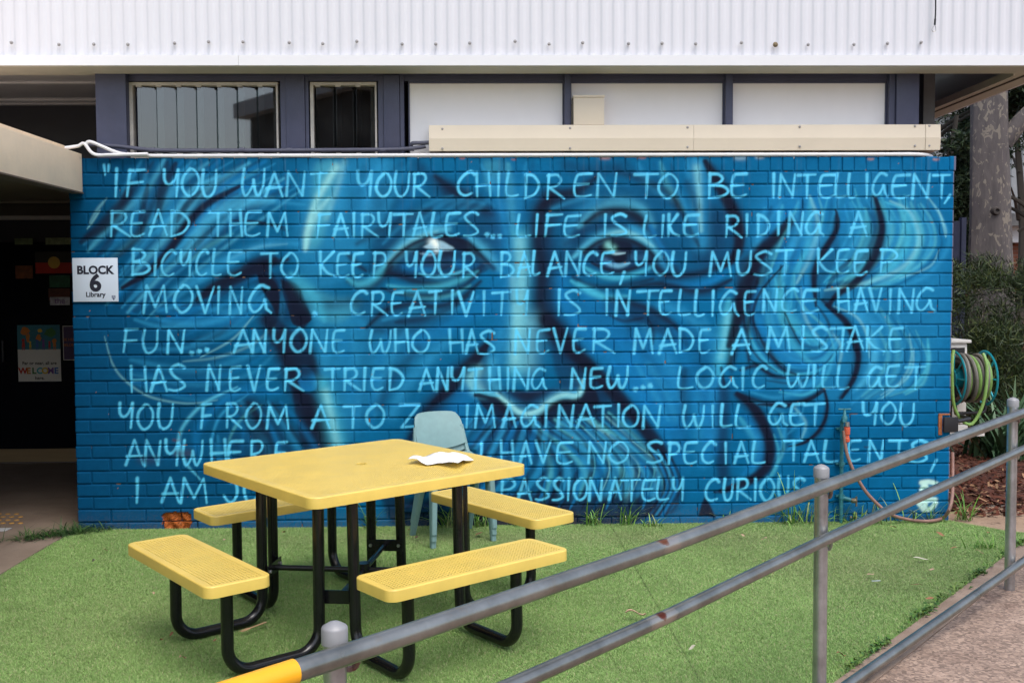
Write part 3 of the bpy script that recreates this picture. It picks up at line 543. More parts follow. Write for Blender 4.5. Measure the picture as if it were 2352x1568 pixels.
def LET(z, ch, x0, x1, y0, y1, w=6.2):
    jr = rnd.uniform
    for kind, pts in GL[ch]:
        q = [(x0+(x1-x0)*px+jr(-3,3), y0+(y1-y0)*py+jr(-3,3)) for px, py in pts]
        P = [ZN[z](p) for p in q]; P = cat2(P, 5) if kind == 'c' else P
        W = np.linspace(w/2*1.12, w/2*.72, len(P)) if len(P) > 1 else np.full(len(P), w/2)
        r = dist_line(P, W, 2.6)
        if r is None: continue
        D, a, b, c, d = r; comp(np.clip(np.clip(1.75-D*1.05, 0, 1)*rnd.uniform(.62,.86)*INKN[b:d,a:c], 0, 1), (a,b,c,d), INK, 1); comp(np.exp(-D*D*.75)*.28, (a,b,c,d), INK, 1)
ROWS = [
 ('21',115,335,'"830-880:85-165 I905-965 F1015-1165 Y1315-1445 O1460-1600 U1625-1740 W1945-2125'),
 ('22',140,335,'A125-260 N295-440 T490-620 Y860-985 O1015-1140 U1165-1280 R1310-1445 C1670-1805 H1815-1935 I1985-2010 L2055-2155'),
 ('23',150,345,'D195-315 R375-520 E590-745 N780-935 T1085-1270 O1275-1430 B1670-1835 E1855-1990'),
 ('24',150,340,'I175-205 N235-360 T385-530 E550-690 L685-770 L785-855 I925-955 G985-1110 E1135-1290 N1305-1445 T1475-1610 ,1565-1612:325-395'),
 ('21',445,650,'R885-1050 E1045-1165 A1200-1340 D1365-1520 T1680-1820 H1845-1945 E1960-2100'),
 ('22',465,655,'M135-305 F535-645 A675-790 I825-845 R890-1030 Y1030-1140 T1155-1310 A1310-1420 L1455-1545 E1570-1690 S1710-1840 .1895-1920:640-660 .1945-1970:638-656 .2000-2025:636-656'),
 ('23',480,655,'L130-245 I265-320 F355-500 E510-650 I835-860 S885-1020 L1155-1250 I1285-1335 K1350-1440 E1475-1605 R1815-1945 I1980-1995 D2065-2165'),
 ('24',455,645,'I222-240 N310-430 G450-595 A805-940'),
 ('21',765,970,'B1060-1200 I1238-1258 C1295-1415 Y1450-1540 C1575-1670 L1705-1775 E1825-1945'),
 ('22',780,980,'T95-225 O250-390 K555-690 E695-800 E820-910 P985-1095 Y1250-1345 O1380-1495 U1520-1650 R1705-1830 B2015-2120'),
 ('23',775,965,'A145-245 L260-315 A385-500 N525-650 C670-780 E810-920 ,965-1000:950-1040 Y1085-1190 O1235-1360 U1380-1495 M1690-1855 U1905-2020 S2040-2190'),
 ('24',758,955,'T215-350 K540-680 E690-800 E830-950 P1040-1185'),
 ('21',1055,1270,'M1155-1340 O1400-1550 V1580-1720 I1745-1770 N1845-1950 G2000-2180'),
 ('22',1095,1285,'.515-540:1268-1275 C810-940 R970-1105 E1135-1230 A1275-1410 T1440-1540 I1615-1632 V1680-1800 I1870-1890 T1950-2095 Y2140-2240'),
 ('23',1085,1285,'I465-485 S510-650 I850-865 N930-1045 T1105-1275 E1280-1380 L1430-1530 L1565-1640 I1700-1725 G1765-1920 E1960-2060'),
 ('24',1075,1265,'N105-220 C255-385 E415-560 H705-800 A840-945 V965-1060 I1118-1140 N1195-1320 G1335-1490'),
 ('21',1400,1590,'F985-1110 U1150-1270 N1345-1480 .1532-1558:1580-1590 .1592-1618:1570-1580 .1655-1682:1562-1574 A1880-2030'),
 ('22',1405,1590,'N20-130 Y185-290 O325-460 N485-620 E660-760 W965-1130 H1160-1275 O1305-1445 H1600-1715 A1740-1830 S1840-1970'),
 ('23',1395,1590,'N120-240 E290-400 V430-540 E585-690 R740-920 M1075-1225 A1280-1420 D1435-1555 E1595-1695 A1865-2015'),
 ('24',1380,1575,'M140-320 I410-440 S490-625 T650-830 A780-910 K930-1080 E1115-1240'),
 ('31',225,430,'H1045-1180 A1215-1340 S1350-1490 N1665-1775 E1840-1940 V1990-2090'),
 ('32',245,425,'E130-235 R275-430 T600-720 R750-890 I905-935 E975-1075 D1115-1230 A1360-1480 N1500-1595 Y1615-1730 T1760-1870 H1920-2010 I2060-2085 N2120-2245'),
 ('33',240,410,'G255-375 N570-690 E720-830 W865-1025 .1080-1110:400-408 .1142-1172:396-404 .1196-1228:390-400 L1425-1550 O1580-1720 G1760-1910 I1940-1970'),
 ('34',225,405,'C20-130 W300-470 I505-522 L575-680 L700-790 G945-1070 E1095-1200 T1250-1410'),
 ('31',530,730,'Y955-1075 O1105-1230 U1270-1390 F1615-1700 R1815-1940 O1975-2100'),
 ('32',540,725,'M135-310 A495-640 T760-890 O935-1080 Z1205-1365 I1735-1755 M1810-1970'),
 ('33',540,720,'A20-130 G165-320 I360-385 N465-590 A620-765 T760-890 I938-962 O990-1115 N1150-1290 W1475-1640 I1700-1722 L1770-1860 L1890-2010'),
 ('34',525,705,'G150-300 E315-440 T440-600 Y905-1025 O1055-1175 U1205-1320'),
 ('31',825,1025,'A1010-1150 N1165-1290 Y1330-1445 W1470-1625 H1690-1820 E1830-1960 R2010-2140'),
 ('32',840,1020,'E200-300 I1850-1870'),
 ('33',835,1010,'H5-110 A160-250 V290-410 E450-590 N710-850 O875-1035 S1175-1305 P1350-1450 E1475-1585 C1625-1730 I1805-1825 A1885-2000 L2025-2130'),
 ('34',825,995,'T280-420 A435-555 L590-700 E790-890 N955-1070 T1120-1270 S1280-1430 ,1450-1500:985-1080'),
 ('31',1125,1320,'I1090-1110 A1300-1440 M1455-1665 J1800-1920 U1965-2085'),
 ('33',1130,1305,'P0-120 A140-255 S280-395 S420-510 I540-562 O595-705 N715-820 A875-975 T980-1130 E1140-1250 L1260-1350 Y1390-1480 C1650-1760 U1800-1875 R1900-2020 I2045-2065'),
 ('34',1120,1305,'O85-195 U230-310 S340-440')]
for z, ya, yb, s_ in ROWS:
    for tok in s_.split(' '):
        ch, r_ = tok[0], tok[1:]; ys = (ya, yb)
        if ':' in r_: r_, y_ = r_.split(':'); ys = tuple(map(float, y_.split('-')))
        x_ = list(map(float, r_.split('-'))); j = rnd.uniform(-7, 7)
        LET(z, ch, x_[0], x_[1], ys[0]+j, ys[1]+j, 9 if ch == '.' else 4.9+rnd.uniform(-.5,.7))
TG = C8(196,232,232)
for pts in ([(1380,1165),(1440,1158),(1500,1175),(1495,1210),(1420,1240)],[(1400,1180),(1380,1240),(1400,1300)],[(1410,1175),(1425,1230),(1400,1260),(1370,1330)],[(1360,1330),(1420,1310),(1490,1300),(1480,1350),(1430,1385),(1405,1360),(1425,1300)],[(1360,1330),(1400,1385)]):
    S('34', TG, 10, .95, pts, soft=.5); S('34', TG, 9, .12, pts)
cv *= (0.87+.1*smoothn((CHt,CW), (60,140), 5))[..., None]
cv *= np.array([1.08, 1.12, 1.02], np.float32)
# scuffed, bare and dirty spots of the paint itself
for px, py, w_, c_ in [(1390,362,8,(190,140,120)),(1700,362,9,(150,180,190)),(1745,361,7,(170,190,190)),(1062,363,4,(200,110,60)),(1180,366,4,(150,90,60)),(1475,361,6,(190,130,100)),(2150,366,5,(190,140,120)),(420,1040,14,(60,60,80)),(405,1010,6,(90,50,50)),(1990,1026,4,(40,30,30)),(2000,365,5,(190,140,110)),(340,1055,16,(40,60,90))]:
    S('P', C8(*c_), w_, .6, [(px-w_,py),(px,py+1),(px+w_,py)])
def paint_at(xw, zw):
    """paint on the wall plane at world (x, z)"""
    P = np.stack([xw, np.zeros_like(xw)+CD, zw-CH], -1); R_ = np.array([RT, UP, FW]); q = P @ R_.T
    u = 1176+CF*q[...,0]/q[...,2]-X0; v = 784-CF*q[...,1]/q[...,2]-Y0
    u = np.clip(u, 0, CW-1.01); v = np.clip(v, 0, CHt-1.01); i = v.astype(int); j = u.astype(int); fu = (u-j)[...,None]; fv = (v-i)[...,None]
    return (cv[i,j]*(1-fu)+cv[i,j+1]*fu)*(1-fv)+(cv[i+1,j]*(1-fu)+cv[i+1,j+1]*fu)*fv
# ------------------------------------------------------------------ materials
M_white_metal = mat('white_painted_steel', (.66,.67,.71), .42, var=.02, scale=3, spec=.4, stretch=(2,2,.3), dirt=((.64,.64,.65), 5, .72))
M_trim = mat('white_trim', (.74,.75,.77), .4, var=.02, scale=4)
M_soffit = mat('soffit_paint', (.50,.48,.42), .6, var=.06, scale=5, dirt=((.25,.23,.2), 9, .68))
M_grey_paint = mat('grey_paint', (.40,.40,.42), .6, var=.08, scale=4)
M_navy = mat('navy_paint', (.058,.066,.118), .45, var=.12, scale=7, bump=.001, bscale=90, spec=.45, dirt=((.09,.1,.15), 18, .66))
M_panel = mat('white_fibre_cement', (.88,.885,.90), .65, var=.025, scale=3, dirt=((.55,.54,.52), 7, .72), stretch=(1,1,.5))
M_cream = mat('cream_steel', (.72,.64,.51), .42, var=.03, scale=3, spec=.4)
M_canopy = mat('beige_beam_paint', (.78,.63,.46), .6, var=.07, scale=4, dirt=((.36,.29,.22), 5, .66), stretch=(1,1,1), bump=.001, bscale=30)
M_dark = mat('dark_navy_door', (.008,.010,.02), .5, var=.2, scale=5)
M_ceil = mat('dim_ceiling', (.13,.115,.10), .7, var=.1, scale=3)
M_frame_old = mat('weathered_window_frame', (.50,.48,.44), .6, var=.15, scale=16, dirt=((.2,.16,.12), 20, .62))
M_wpipe = mat('white_pvc', (.75,.75,.76), .35, var=.04, scale=12, dirt=((.45,.42,.38), 14, .7))
M_npipe = mat('grey_blue_pvc', (.075,.08,.12), .45, var=.1, scale=12)
M_steel = mat('galvanised_steel', (.42,.425,.44), .33, metal=.85, var=.25, scale=9, bump=.0006, bscale=70, dirt=((.36,.33,.28), 7, .6), stretch=(1,1,1))
M_bolt = mat('zinc_bolt', (.45,.45,.45), .35, metal=.9)
M_screw = mat('grey_screw', (.36,.35,.35), .5, metal=.3)
M_black = mat('black_powder_coat', (.006,.006,.0075), .22, var=.2, scale=12, spec=.5)
M_yel = mat('yellow_plastic_coating', (.76,.545,.12), .36, var=.06, scale=7, spec=.65, dirt=((.40,.27,.07), 42, .70), bump=.0004, bscale=160)
M_sleeve = mat('bright_yellow_sleeve', (.90,.42,.012), .35, var=.04, scale=8)
M_chair = mat('sage_polypropylene', (.19,.32,.325), .5, var=.06, scale=22, bump=.0005, bscale=260, spec=.4, dirt=((.26,.33,.33), 15, .66))
M_paper = mat('white_paper', (.88,.88,.90), .8, var=.01, scale=8)
M_wood = mat('birch_wood', (.55,.36,.20), .6, var=.1, scale=30, stretch=(1,6,1))
M_conc = mat('walkway_concrete', (.20,.145,.105), .85, var=.16, scale=3, bump=.002, bscale=120, col2=(.27,.205,.155), dirt=((.17,.13,.10), 3.2, .6))
M_soil = mat('sandy_soil', (.26,.17,.11), .95, scale=3, col2=(.40,.28,.19), bump=.006, bscale=40, dirt=((.13,.08,.05), 6, .58))
M_mulch = mat('red_mulch', (.055,.018,.010), .95, scale=14, col2=(.12,.04,.022), bump=.03, bscale=30)
M_turfbase = mat('turf_backing', (.13,.22,.06), .95, scale=40, col2=(.22,.30,.10))
M_orange = mat('bare_orange_brick', (.27,.085,.03), .9, scale=24, col2=(.42,.15,.06), bump=.006, bscale=45)
M_sign = mat('white_sign_face', (.58,.67,.78), .35, var=.01, scale=4, spec=.4)
M_ink = flat('sign_ink', (.012,.014,.03))
M_teal = mat('teal_painted_copper', (.03,.17,.20), .4, var=.2, scale=30, dirt=((.15,.2,.16), 30, .64))
M_hose_tan = mat('tan_hose', (.27,.15,.12), .5, var=.1, scale=18)
M_hose_green = mat('striped_green_hose', (.16,.30,.06), .45, scale=9, col2=(.24,.42,.12))
M_hose_grey = mat('faded_hose', (.16,.15,.13), .5, var=.2, scale=9)
M_cyan = mat('cyan_plastic', (.01,.36,.46), .4, var=.06, scale=10)
M_acw = mat('white_plastic_casing', (.62,.61,.58), .45, var=.05, scale=6, dirt=((.4,.36,.3), 8, .68))
M_blackp = mat('black_plastic', (.014,.014,.017), .5, var=.2)
M_redp = mat('orange_hose_fitting', (.58,.10,.045), .4, var=.05)
def mural_mat():
    M = attr_mat('mural_paint', rough=.62, spec=.06, bump=.0012, bscale=170, var=.06)
    return M
M_mural = mural_mat()
# thin window glass: tinted clear plus mirror by angle
def glass_mat(name, tint=(.55,.6,.6), r=.02):
    M = bpy.data.materials.new(name); M.use_nodes = True; n = M.node_tree.nodes; L = M.node_tree.links
    n.remove(n['Principled BSDF']); o = n['Material Output']
    tr = n.new('ShaderNodeBsdfTransparent'); tr.inputs[0].default_value = (*tint, 1); gl = n.new('ShaderNodeBsdfGlossy'); gl.inputs['Roughness'].default_value = r
    df = n.new('ShaderNodeBsdfDiffuse'); df.inputs[0].default_value = (.30,.31,.32,1)
    fr = n.new('ShaderNodeFresnel'); fr.inputs[0].default_value = 2.05; mx = n.new('ShaderNodeMixShader'); m2 = n.new('ShaderNodeMixShader')
    nz = n.new('ShaderNodeTexNoise'); nz.inputs['Scale'].default_value = 5; nz.inputs['Detail'].default_value = 6
    tc = n.new('ShaderNodeTexCoord'); L.new(tc.outputs['Object'], nz.inputs['Vector'])
    mr = n.new('ShaderNodeMapRange'); mr.inputs[1].default_value = .35; mr.inputs[2].default_value = .8; mr.inputs[3].default_value = .0; mr.inputs[4].default_value = .07; L.new(nz.outputs['Fac'], mr.inputs[0])
    L.new(mr.outputs[0], m2.inputs[0]); L.new(tr.outputs[0], m2.inputs[1]); L.new(df.outputs[0], m2.inputs[2])
    L.new(fr.outputs[0], mx.inputs[0]); L.new(m2.outputs[0], mx.inputs[1]); L.new(gl.outputs[0], mx.inputs[2]); L.new(mx.outputs[0], o.inputs[0])
    return M
M_glass = glass_mat('louvre_glass')

# ------------------------------------------------------------------ ground
EDGE_A, EDGE_B = Vector((3.346,-.609,0)), Vector((1.374,-2.838,0))
ed = (EDGE_B-EDGE_A).normalized(); EDGE_C = EDGE_B+ed*6.0
def sheet(name, pts, z, m, thick=.05, kind='structure'):
    o = MB().prism([(p[0],p[1]) for p in pts], z-thick, z).build(name, m); return tag(o, kind=kind)
tag(MB().add([(-90,-60,-.062),(90,-60,-.062),(90,120,-.062),(-90,120,-.062)], [(0,1,2,3)]).build('ground', M_soil), kind='structure')
LEFT = [at(178,1213,z=0), at(150,1231,z=0), at(108.7,1254,z=0), at(62,1282,z=0), at(0,1320,z=0), Vector((-2.82,-1.9,0)), Vector((-2.95,-3.6,0)), Vector((-3.0,-6.5,0))]
LEFT[0].x = -2.762; LEFT[0].y = -.004
RB = [Vector((3.155,-.004,0)), at(2240,1205,z=0), at(2309,1217,z=0), at(2352,1222,z=0), Vector((3.52,-.44,0))]
TURF = [(p.x,p.y) for p in LEFT]+[(EDGE_C.x,EDGE_C.y-.4),(EDGE_C.x,EDGE_C.y),(EDGE_A.x,EDGE_A.y)]+[(p.x,p.y) for p in RB[::-1]]
sheet('turf_base', TURF, -.004, M_turfbase)
sheet('walkway', [(p.x-.012,p.y) for p in LEFT]+[(-14,-6.5),(-14,2.76),(-2.77,2.76),(-2.77,.0)], -.002, M_conc)
# ramp path: exposed aggregate, with a smoother edge band
def agg_mat():
    M = mat('exposed_aggregate', (.20,.145,.118), .9, scale=4, col2=(.31,.235,.195), bump=.004, bscale=110, dirt=((.15,.10,.08), 2.2, .56))
    n = M.node_tree.nodes; L = M.node_tree.links; p = n['Principled BSDF']; src = p.inputs['Base Color'].links[0].from_socket
    v = n.new('ShaderNodeTexVoronoi'); v.inputs['Scale'].default_value = 75; tc = n.new('ShaderNodeTexCoord'); L.new(tc.outputs['Object'], v.inputs['Vector'])
    cr = n.new('ShaderNodeValToRGB'); e = cr.color_ramp.elements; e[0].position = 0; e[0].color = (.55,.5,.46,1); e[1].position = 1; e[1].color = (1.75,1.65,1.5,1)
    sep = n.new('ShaderNodeSeparateColor'); L.new(v.outputs['Color'], sep.inputs[0]); L.new(sep.outputs[0], cr.inputs[0])
    mx = n.new('ShaderNodeMix'); mx.data_type = 'RGBA'; mx.blend_type = 'MULTIPLY'; mx.inputs[0].default_value = .8; L.new(src, mx.inputs[6]); L.new(cr.outputs[0], mx.inputs[7]); L.new(mx.outputs[2], p.inputs['Base Color'])
    return M
M_agg = agg_mat()
side = Vector((-ed.y, ed.x, 0)); side = side if side.x > 0 else -side
E0 = EDGE_A-ed*.55
sheet('ramp_path', [E0+side*.13, EDGE_C+side*.13, EDGE_C+side*6, E0+side*6], .0, M_agg)
M_band = mat('path_edge_concrete', (.235,.165,.12), .9, scale=5, col2=(.33,.245,.19), bump=.003, bscale=110, dirt=((.14,.09,.065), 4, .58))
sheet('path_edge', [E0+side*.006, EDGE_C+side*.006, EDGE_C+side*.127, E0+side*.127], .003, M_band)
sheet('dirt_apron', [(3.16,.62),(3.16,-.0),(3.27,-.15),(3.36,-.28),(3.54,-.43),(3.75,-.15),(9,-.15),(9,.42),(4.3,.40),(3.85,.46)], -.008, M_soil)
# mulch bed: lumpy ground, rising a little, with chips
n1 = 60; MV = []; MF = []
hm = smoothn((n1,n1), (14,14), 9); h2 = smoothn((n1,n1), (4,4), 10)
for j in range(n1):
    for i in range(n1):
        x_ = 3.19+13*(i/(n1-1))**1.5; y_ = .42+16*(j/(n1-1))**1.5; e_ = min(1, j/5)
        MV.append((x_, y_, -.03+e_*(.05*hm[j,i]+.1*h2[j,i])))
for j in range(n1-1):
    for i in range(n1-1): MF.append((j*n1+i, j*n1+i+1, (j+1)*n1+i+1, (j+1)*n1+i))
tag(link('mulch_bed', np_mesh('mulch_bed', MV, MF, smooth=True), M_mulch), kind='structure')
def mulch_h(x_, y_):
    i = min(n1-1, max(0, int(round(((x_-3.19)/13)**(1/1.5)*(n1-1))))) if x_ > 3.19 else 0
    j = min(n1-1, max(0, int(round(((y_-.42)/16)**(1/1.5)*(n1-1))))) if y_ > .42 else 0
    return MV[j*n1+i][2]
N = 16000; cx = 3.25+rng.random(N)**1.3*6.5; cy = .42+rng.random(N)**1.5*8
cy[:900] = .1+rng.random(900)*.5; cx[:900] = 3.3+rng.random(900)*2.2
cz = np.array([mulch_h(a, b) for a, b in zip(cx, cy)])+.008+rng.random(N)*.02; cz[:900] = .0+rng.random(900)*.012
an = rng.random(N)*2*pi; ln = .012+rng.random(N)*.03; wd = .004+rng.random(N)*.008; tl = rng.normal(0,.35,N)
dx, dy, dz = np.cos(an)*np.cos(tl), np.sin(an)*np.cos(tl), np.sin(tl)
c0 = np.stack([cx,cy,cz],1); D1 = np.stack([dx,dy,dz],1)*ln[:,None]; D2 = np.stack([-np.sin(an),np.cos(an),rng.normal(0,.4,N)],1)*wd[:,None]
V = np.stack([c0-D1-D2, c0+D1-D2, c0+D1*.9+D2, c0-D1*.9+D2],1).reshape(-1,3)
tone = np.where(rng.random((N,1)) < .82, np.array([[.085,.026,.014]]), np.array([[.26,.15,.085]]))*(.5+rng.random((N,1)))
tag(link('mulch_chips', np_mesh('mulch_chips', V, np.arange(4*N).reshape(-1,4), np.repeat(tone,4,0)), attr_mat('mulch_chip', .9)), 'dark red brown bark chips strewn over the bed behind the hose reel', 'mulch', kind='stuff')

# turf blades
def in_poly(P, X, Y):
    ins = np.zeros(X.shape, bool)
    for i in range(len(P)):
        ax, ay = P[i-1]; bx, by = P[i]
        if ay == by: continue
        ins ^= ((ay > Y) != (by > Y)) & (X < (bx-ax)*(Y-ay)/(by-ay)+ax)
    return ins
NB = 2400000
gx = rng.uniform(-2.95, 3.6, NB); u_ = rng.random(NB); gy = -.004-4.6*u_**1.0
k_ = in_poly(TURF, gx, gy); gx, gy = gx[k_], gy[k_]; dcam = gy+CD
k_ = np.abs(gx) < dcam*.56+.35; gx, gy = gx[k_], gy[k_]; NB = len(gx)
ht = rng.uniform(.004,.010,NB); la = rng.random(NB)*2*pi; lm = rng.uniform(.3,1.5,NB)*ht; wb = rng.uniform(.0005,.0010,NB)
fa = la+rng.normal(pi/2,.5,NB)
b0 = np.stack([gx,gy,np.full(NB,-.004)],1); wv = np.stack([np.cos(fa)*wb,np.sin(fa)*wb,np.zeros(NB)],1)
tip = b0+np.stack([np.cos(la)*lm,np.sin(la)*lm,ht],1)
V = np.stack([b0-wv, b0+wv, tip+wv*.5, tip-wv*.5],1).reshape(-1,3)
pn = (np.sin(gx*2.1+1.3)*np.cos(gy*1.7)+np.sin(gx*5.3+gy*4.1)*.5)*.5
sn = smoothn((200,260),(34,44),71)*.6+smoothn((200,260),(90,120),72)*.4; pn = pn+1.6*(sn[np.clip(((gy+4.7)/4.8*199).astype(int),0,199),np.clip(((gx+3)/6.7*259).astype(int),0,259)]-.5)
worn = np.clip(np.exp(-((gx-2.1)**2/.55+(gy+1.15)**2/.35))*.8+np.exp(-((gx-1.3)**2/1.2+(gy+.42)**2/.05))*.6+np.exp(-((gx+1.75)**2/.25+(gy+1.9)**2/.3))*.4+np.exp(-((gx+.3)**2/1.6+(gy+.35)**2/.04))*.45*1.5,0,1)*rng.random(NB)
g1 = np.array([[.225,.42,.10]]); g2 = np.array([[.385,.55,.20]]); br = np.array([[.52,.48,.28]]); dk_ = np.array([[.17,.32,.08]])
mixv = rng.random((NB,1)); tone = g1+(g2-g1)*mixv; sel = rng.random((NB,1)); tone = np.where(sel < .22, dk_, tone); tone = np.where(sel > .90, br, tone)
tone = tone*(1-worn[:,None]*.9)+br*.62*worn[:,None]*.9; tone = tone*(1+.16*pn[:,None])
sa_, sb_ = at(1408,1214,z=0), at(1589,1528,z=0); ink_ = np.abs(gx-(sa_.x+(gy-sa_.y)*(sb_.x-sa_.x)/(sb_.y-sa_.y))) < .004; tone = np.where(ink_[:,None], tone*.5, tone)      # the seam between two rolls of turf
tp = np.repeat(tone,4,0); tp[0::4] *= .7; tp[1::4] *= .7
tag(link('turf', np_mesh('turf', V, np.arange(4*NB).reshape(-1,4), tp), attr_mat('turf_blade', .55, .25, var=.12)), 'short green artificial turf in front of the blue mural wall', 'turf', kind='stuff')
print('blades', NB)

# ------------------------------------------------------------------ the mural wall: every brick a real face standing proud of raked joints
WL, WR, ZT = -2.757, 3.150, 2.471
SOLD = 2.372; CRS = .0862; JT = .0085; BW = .2327
wall = empty('brick_wall', (0.2,0,0), 'blue painted brick wall with a mural of an old man\'s face and white handwriting', 'mural wall')
ph0 = at(236.5, 410, y=0).x; phs = at(225, 380, y=0).x
verts = []; faces = []; vb = 0
def brick(x0, x1, z0, z1, rr):
    global vb
    x0 += rr.normal(0,.0011); x1 += rr.normal(0,.0011); z0 += rr.normal(0,.0008); z1 += rr.normal(0,.0008)
    nx = max(3, int((x1-x0)/.0062)); nz = max(3, int((z1-z0)/.0062)); off = rr.normal(0,.0017); tx, tz = rr.normal(0,.004), rr.normal(0,.008)
    gx_ = np.concatenate([[x0-.001, x0+.0002], np.linspace(x0+.0035, x1-.0035, nx), [x1-.0002, x1+.001]]); gz_ = np.concatenate([[z0-.001, z0+.0002], np.linspace(z0+.0035, z1-.0035, nz), [z1-.0002, z1+.001]])
    X, Z = np.meshgrid(gx_, gz_); Y = off+(X-(x0+x1)/2)*tx+(Z-(z0+z1)/2)*tz
    r1 = np.zeros(X.shape); r1[:,[0,-1]] = .02; r1[[0,-1],:] = .02; r1[1,1:-1] = .0034; r1[-2,1:-1] = .003; r1[1:-1,1] = np.maximum(r1[1:-1,1],.0022); r1[1:-1,-2] = np.maximum(r1[1:-1,-2],.0022)
    verts.append(np.stack([X, Y+r1, Z], -1).reshape(-1,3)); a, b = X.shape
    I = np.arange(a*b).reshape(a,b)+vb; faces.append(np.stack([I[:-1,:-1],I[:-1,1:],I[1:,1:],I[1:,:-1]],-1).reshape(-1,4)); vb += a*b
rb = np.random.default_rng(5)
NC = int(math.ceil((SOLD+.02)/CRS)); HOLE = []
x_ = WL-((WL-phs) % .0812)
xs = [phs+.0812*i for i in range(-60, 90)]
for a_ in xs:
    l, r_ = max(a_+JT/2, WL), min(a_+.0812-JT/2, WR+.012)
    if r_-l > .02: brick(l, r_, SOLD+JT*.5, ZT+rb.normal(0,.0015), rb)
for c in range(NC):
    zt = SOLD-c*CRS; zb = max(zt-CRS, -.03); sh = 0 if c % 2 == 0 else BW/2
    sh += rb.normal(0,.006)
    for i in range(-20, 30):
        l, r_ = max(ph0+sh+i*BW+JT/2, WL), min(ph0+sh+(i+1)*BW-JT/2, WR)
        if r_-l < .015: continue
        q0, q1 = at(370,1180,y=0), at(452,1180,y=0)
        if c == NC-1 or c == NC-2:
            hx0, hx1 = at(371,1200,y=0).x, at(452,1200,y=0).x
        brick(l, r_, zb+JT*.62, zt-JT*.38, rb)
V = np.concatenate(verts); F = np.concatenate(faces); V = V.astype(np.float64)
PC = paint_at(V[:,0], V[:,2])
# the broken bottom corner: bare clay where the face has come off
hx, hz = at(413,1196,y=0).x, at(413,1196,y=0).z
d_ = np.sqrt(((V[:,0]-hx+.018)/.098)**4+((V[:,2]-(hz+.0))/.062)**4)+.10*np.sin(V[:,0]*90)+.08*np.sin(V[:,2]*130)
hm_ = d_ < 1
V[hm_,1] += .016+.006*np.sin(V[hm_,0]*70+V[hm_,2]*50)+rb.normal(0,.002,hm_.sum())
bare = np.array([[.42,.115,.03]])*(.35+.9*rb.random((hm_.sum(),1))); PC[hm_] = bare
# soil splashed up from the ground, and faint runs
spl = np.clip((.16-V[:,2])/.16,0,1)**1.5*np.clip(rb.random(len(V))*1.3-.15,0,1)*.45*(~hm_); PC = PC*(1-spl[:,None])+np.array([.13,.105,.08])*spl[:,None]
rn = smoothn((6,2400),(3,420),44)[2][np.clip(((V[:,0]-WL)/(WR-WL)*2399).astype(int),0,2399)]; rn = np.clip((rn-.8)*5,0,1)*np.clip((V[:,2]-1.7)/.75,0,1)*.16; PC = PC*(1-rn[:,None])+np.array([.16,.22,.25])*rn[:,None]
# chipped arrises where clay shows through
ch = (rb.random(len(V)) < .0004) & (V[:,1] > .0015); PC[ch] = np.array([.34,.17,.11])
# unpainted clay at the two wall ends
en = V[:,0] > WR-.004; PC[en] = PC[en]*.5+np.array([.30,.16,.11])*.5
bo = link('bricks', np_mesh('bricks', V-np.array([.2,0,0]), F, PC, smooth=True), M_mural, wall); bo.data.set_sharp_from_angle(angle=radians(50))
# mortar behind the joints: same paint, a few bare runs
mx_ = np.linspace(WL+.004, WR-.004, 900); mz_ = np.linspace(-.03, ZT-.004, 380); X, Z = np.meshgrid(mx_, mz_); Y = .0062+.0016*smoothn(X.shape,(120,300),12)
hmo = (np.sqrt(((X-hx)/.122)**4+((Z-hz)/.066)**4) < 1); Y = Y+hmo*.03
PM = paint_at(X, Z)*(.82+.25*smoothn(X.shape,(90,240),15))[...,None]; rusty = (smoothn(X.shape,(60,130),13) > .93)[...,None]; PM = np.where(rusty, np.array([.22,.13,.09]), PM)
a, b = X.shape; I = np.arange(a*b).reshape(a,b)
link('mortar', np_mesh('mortar', np.stack([X-.2,Y,Z],-1).reshape(-1,3), np.stack([I[:-1,:-1],I[:-1,1:],I[1:,1:],I[1:,:-1]],-1).reshape(-1,4), PM.reshape(-1,3)), M_mural, wall)
M_clay = mat('unpainted_clay_brick', (.26,.12,.075), .9, scale=14, col2=(.36,.19,.13), bump=.003, bscale=60)
MB().box((WL-.2+.001,.062,-.04),(WR-.2-.001,.225,ZT-.006)).build('wall_core', M_clay, wall)
hp = at(1108,1015,y=0); hq = at(907,1178,y=0)
hatch = empty('access_hatch', ((hp.x+hq.x)/2,-.006,hq.z), 'blue painted flat access hatch on the mural wall behind the chair stack', 'hatch')
nx_, nz_ = 60, 50; X, Z = np.meshgrid(np.linspace(hq.x,hp.x,nx_), np.linspace(hq.z,hp.z,nz_)); Yh = np.full(X.shape,-.009); I = np.arange(nx_*nz_).reshape(nz_,nx_)
fr_ = (np.minimum(X-hq.x, hp.x-X) < .05) | (np.minimum(Z-hq.z, hp.z-Z) < .05); Yh[fr_] = -.024
Yh[[0,-1],:] = .012; Yh[:,[0,-1]] = .012
hl = hatch.location
link('hatch_door', np_mesh('hatch_door', np.stack([X-hl.x,Yh-hl.y,Z-hl.z],-1).reshape(-1,3), np.stack([I[:-1,:-1],I[:-1,1:],I[1:,1:],I[1:,:-1]],-1).reshape(-1,4), (paint_at(X,Z)*1.15).reshape(-1,3)), M_mural, hatch)
MB().tube([(hp.x-hl.x-.07,-.018,.34),(hp.x-hl.x-.07,-.018,.30)], .008, 8).build('latch', M_npipe, hatch)

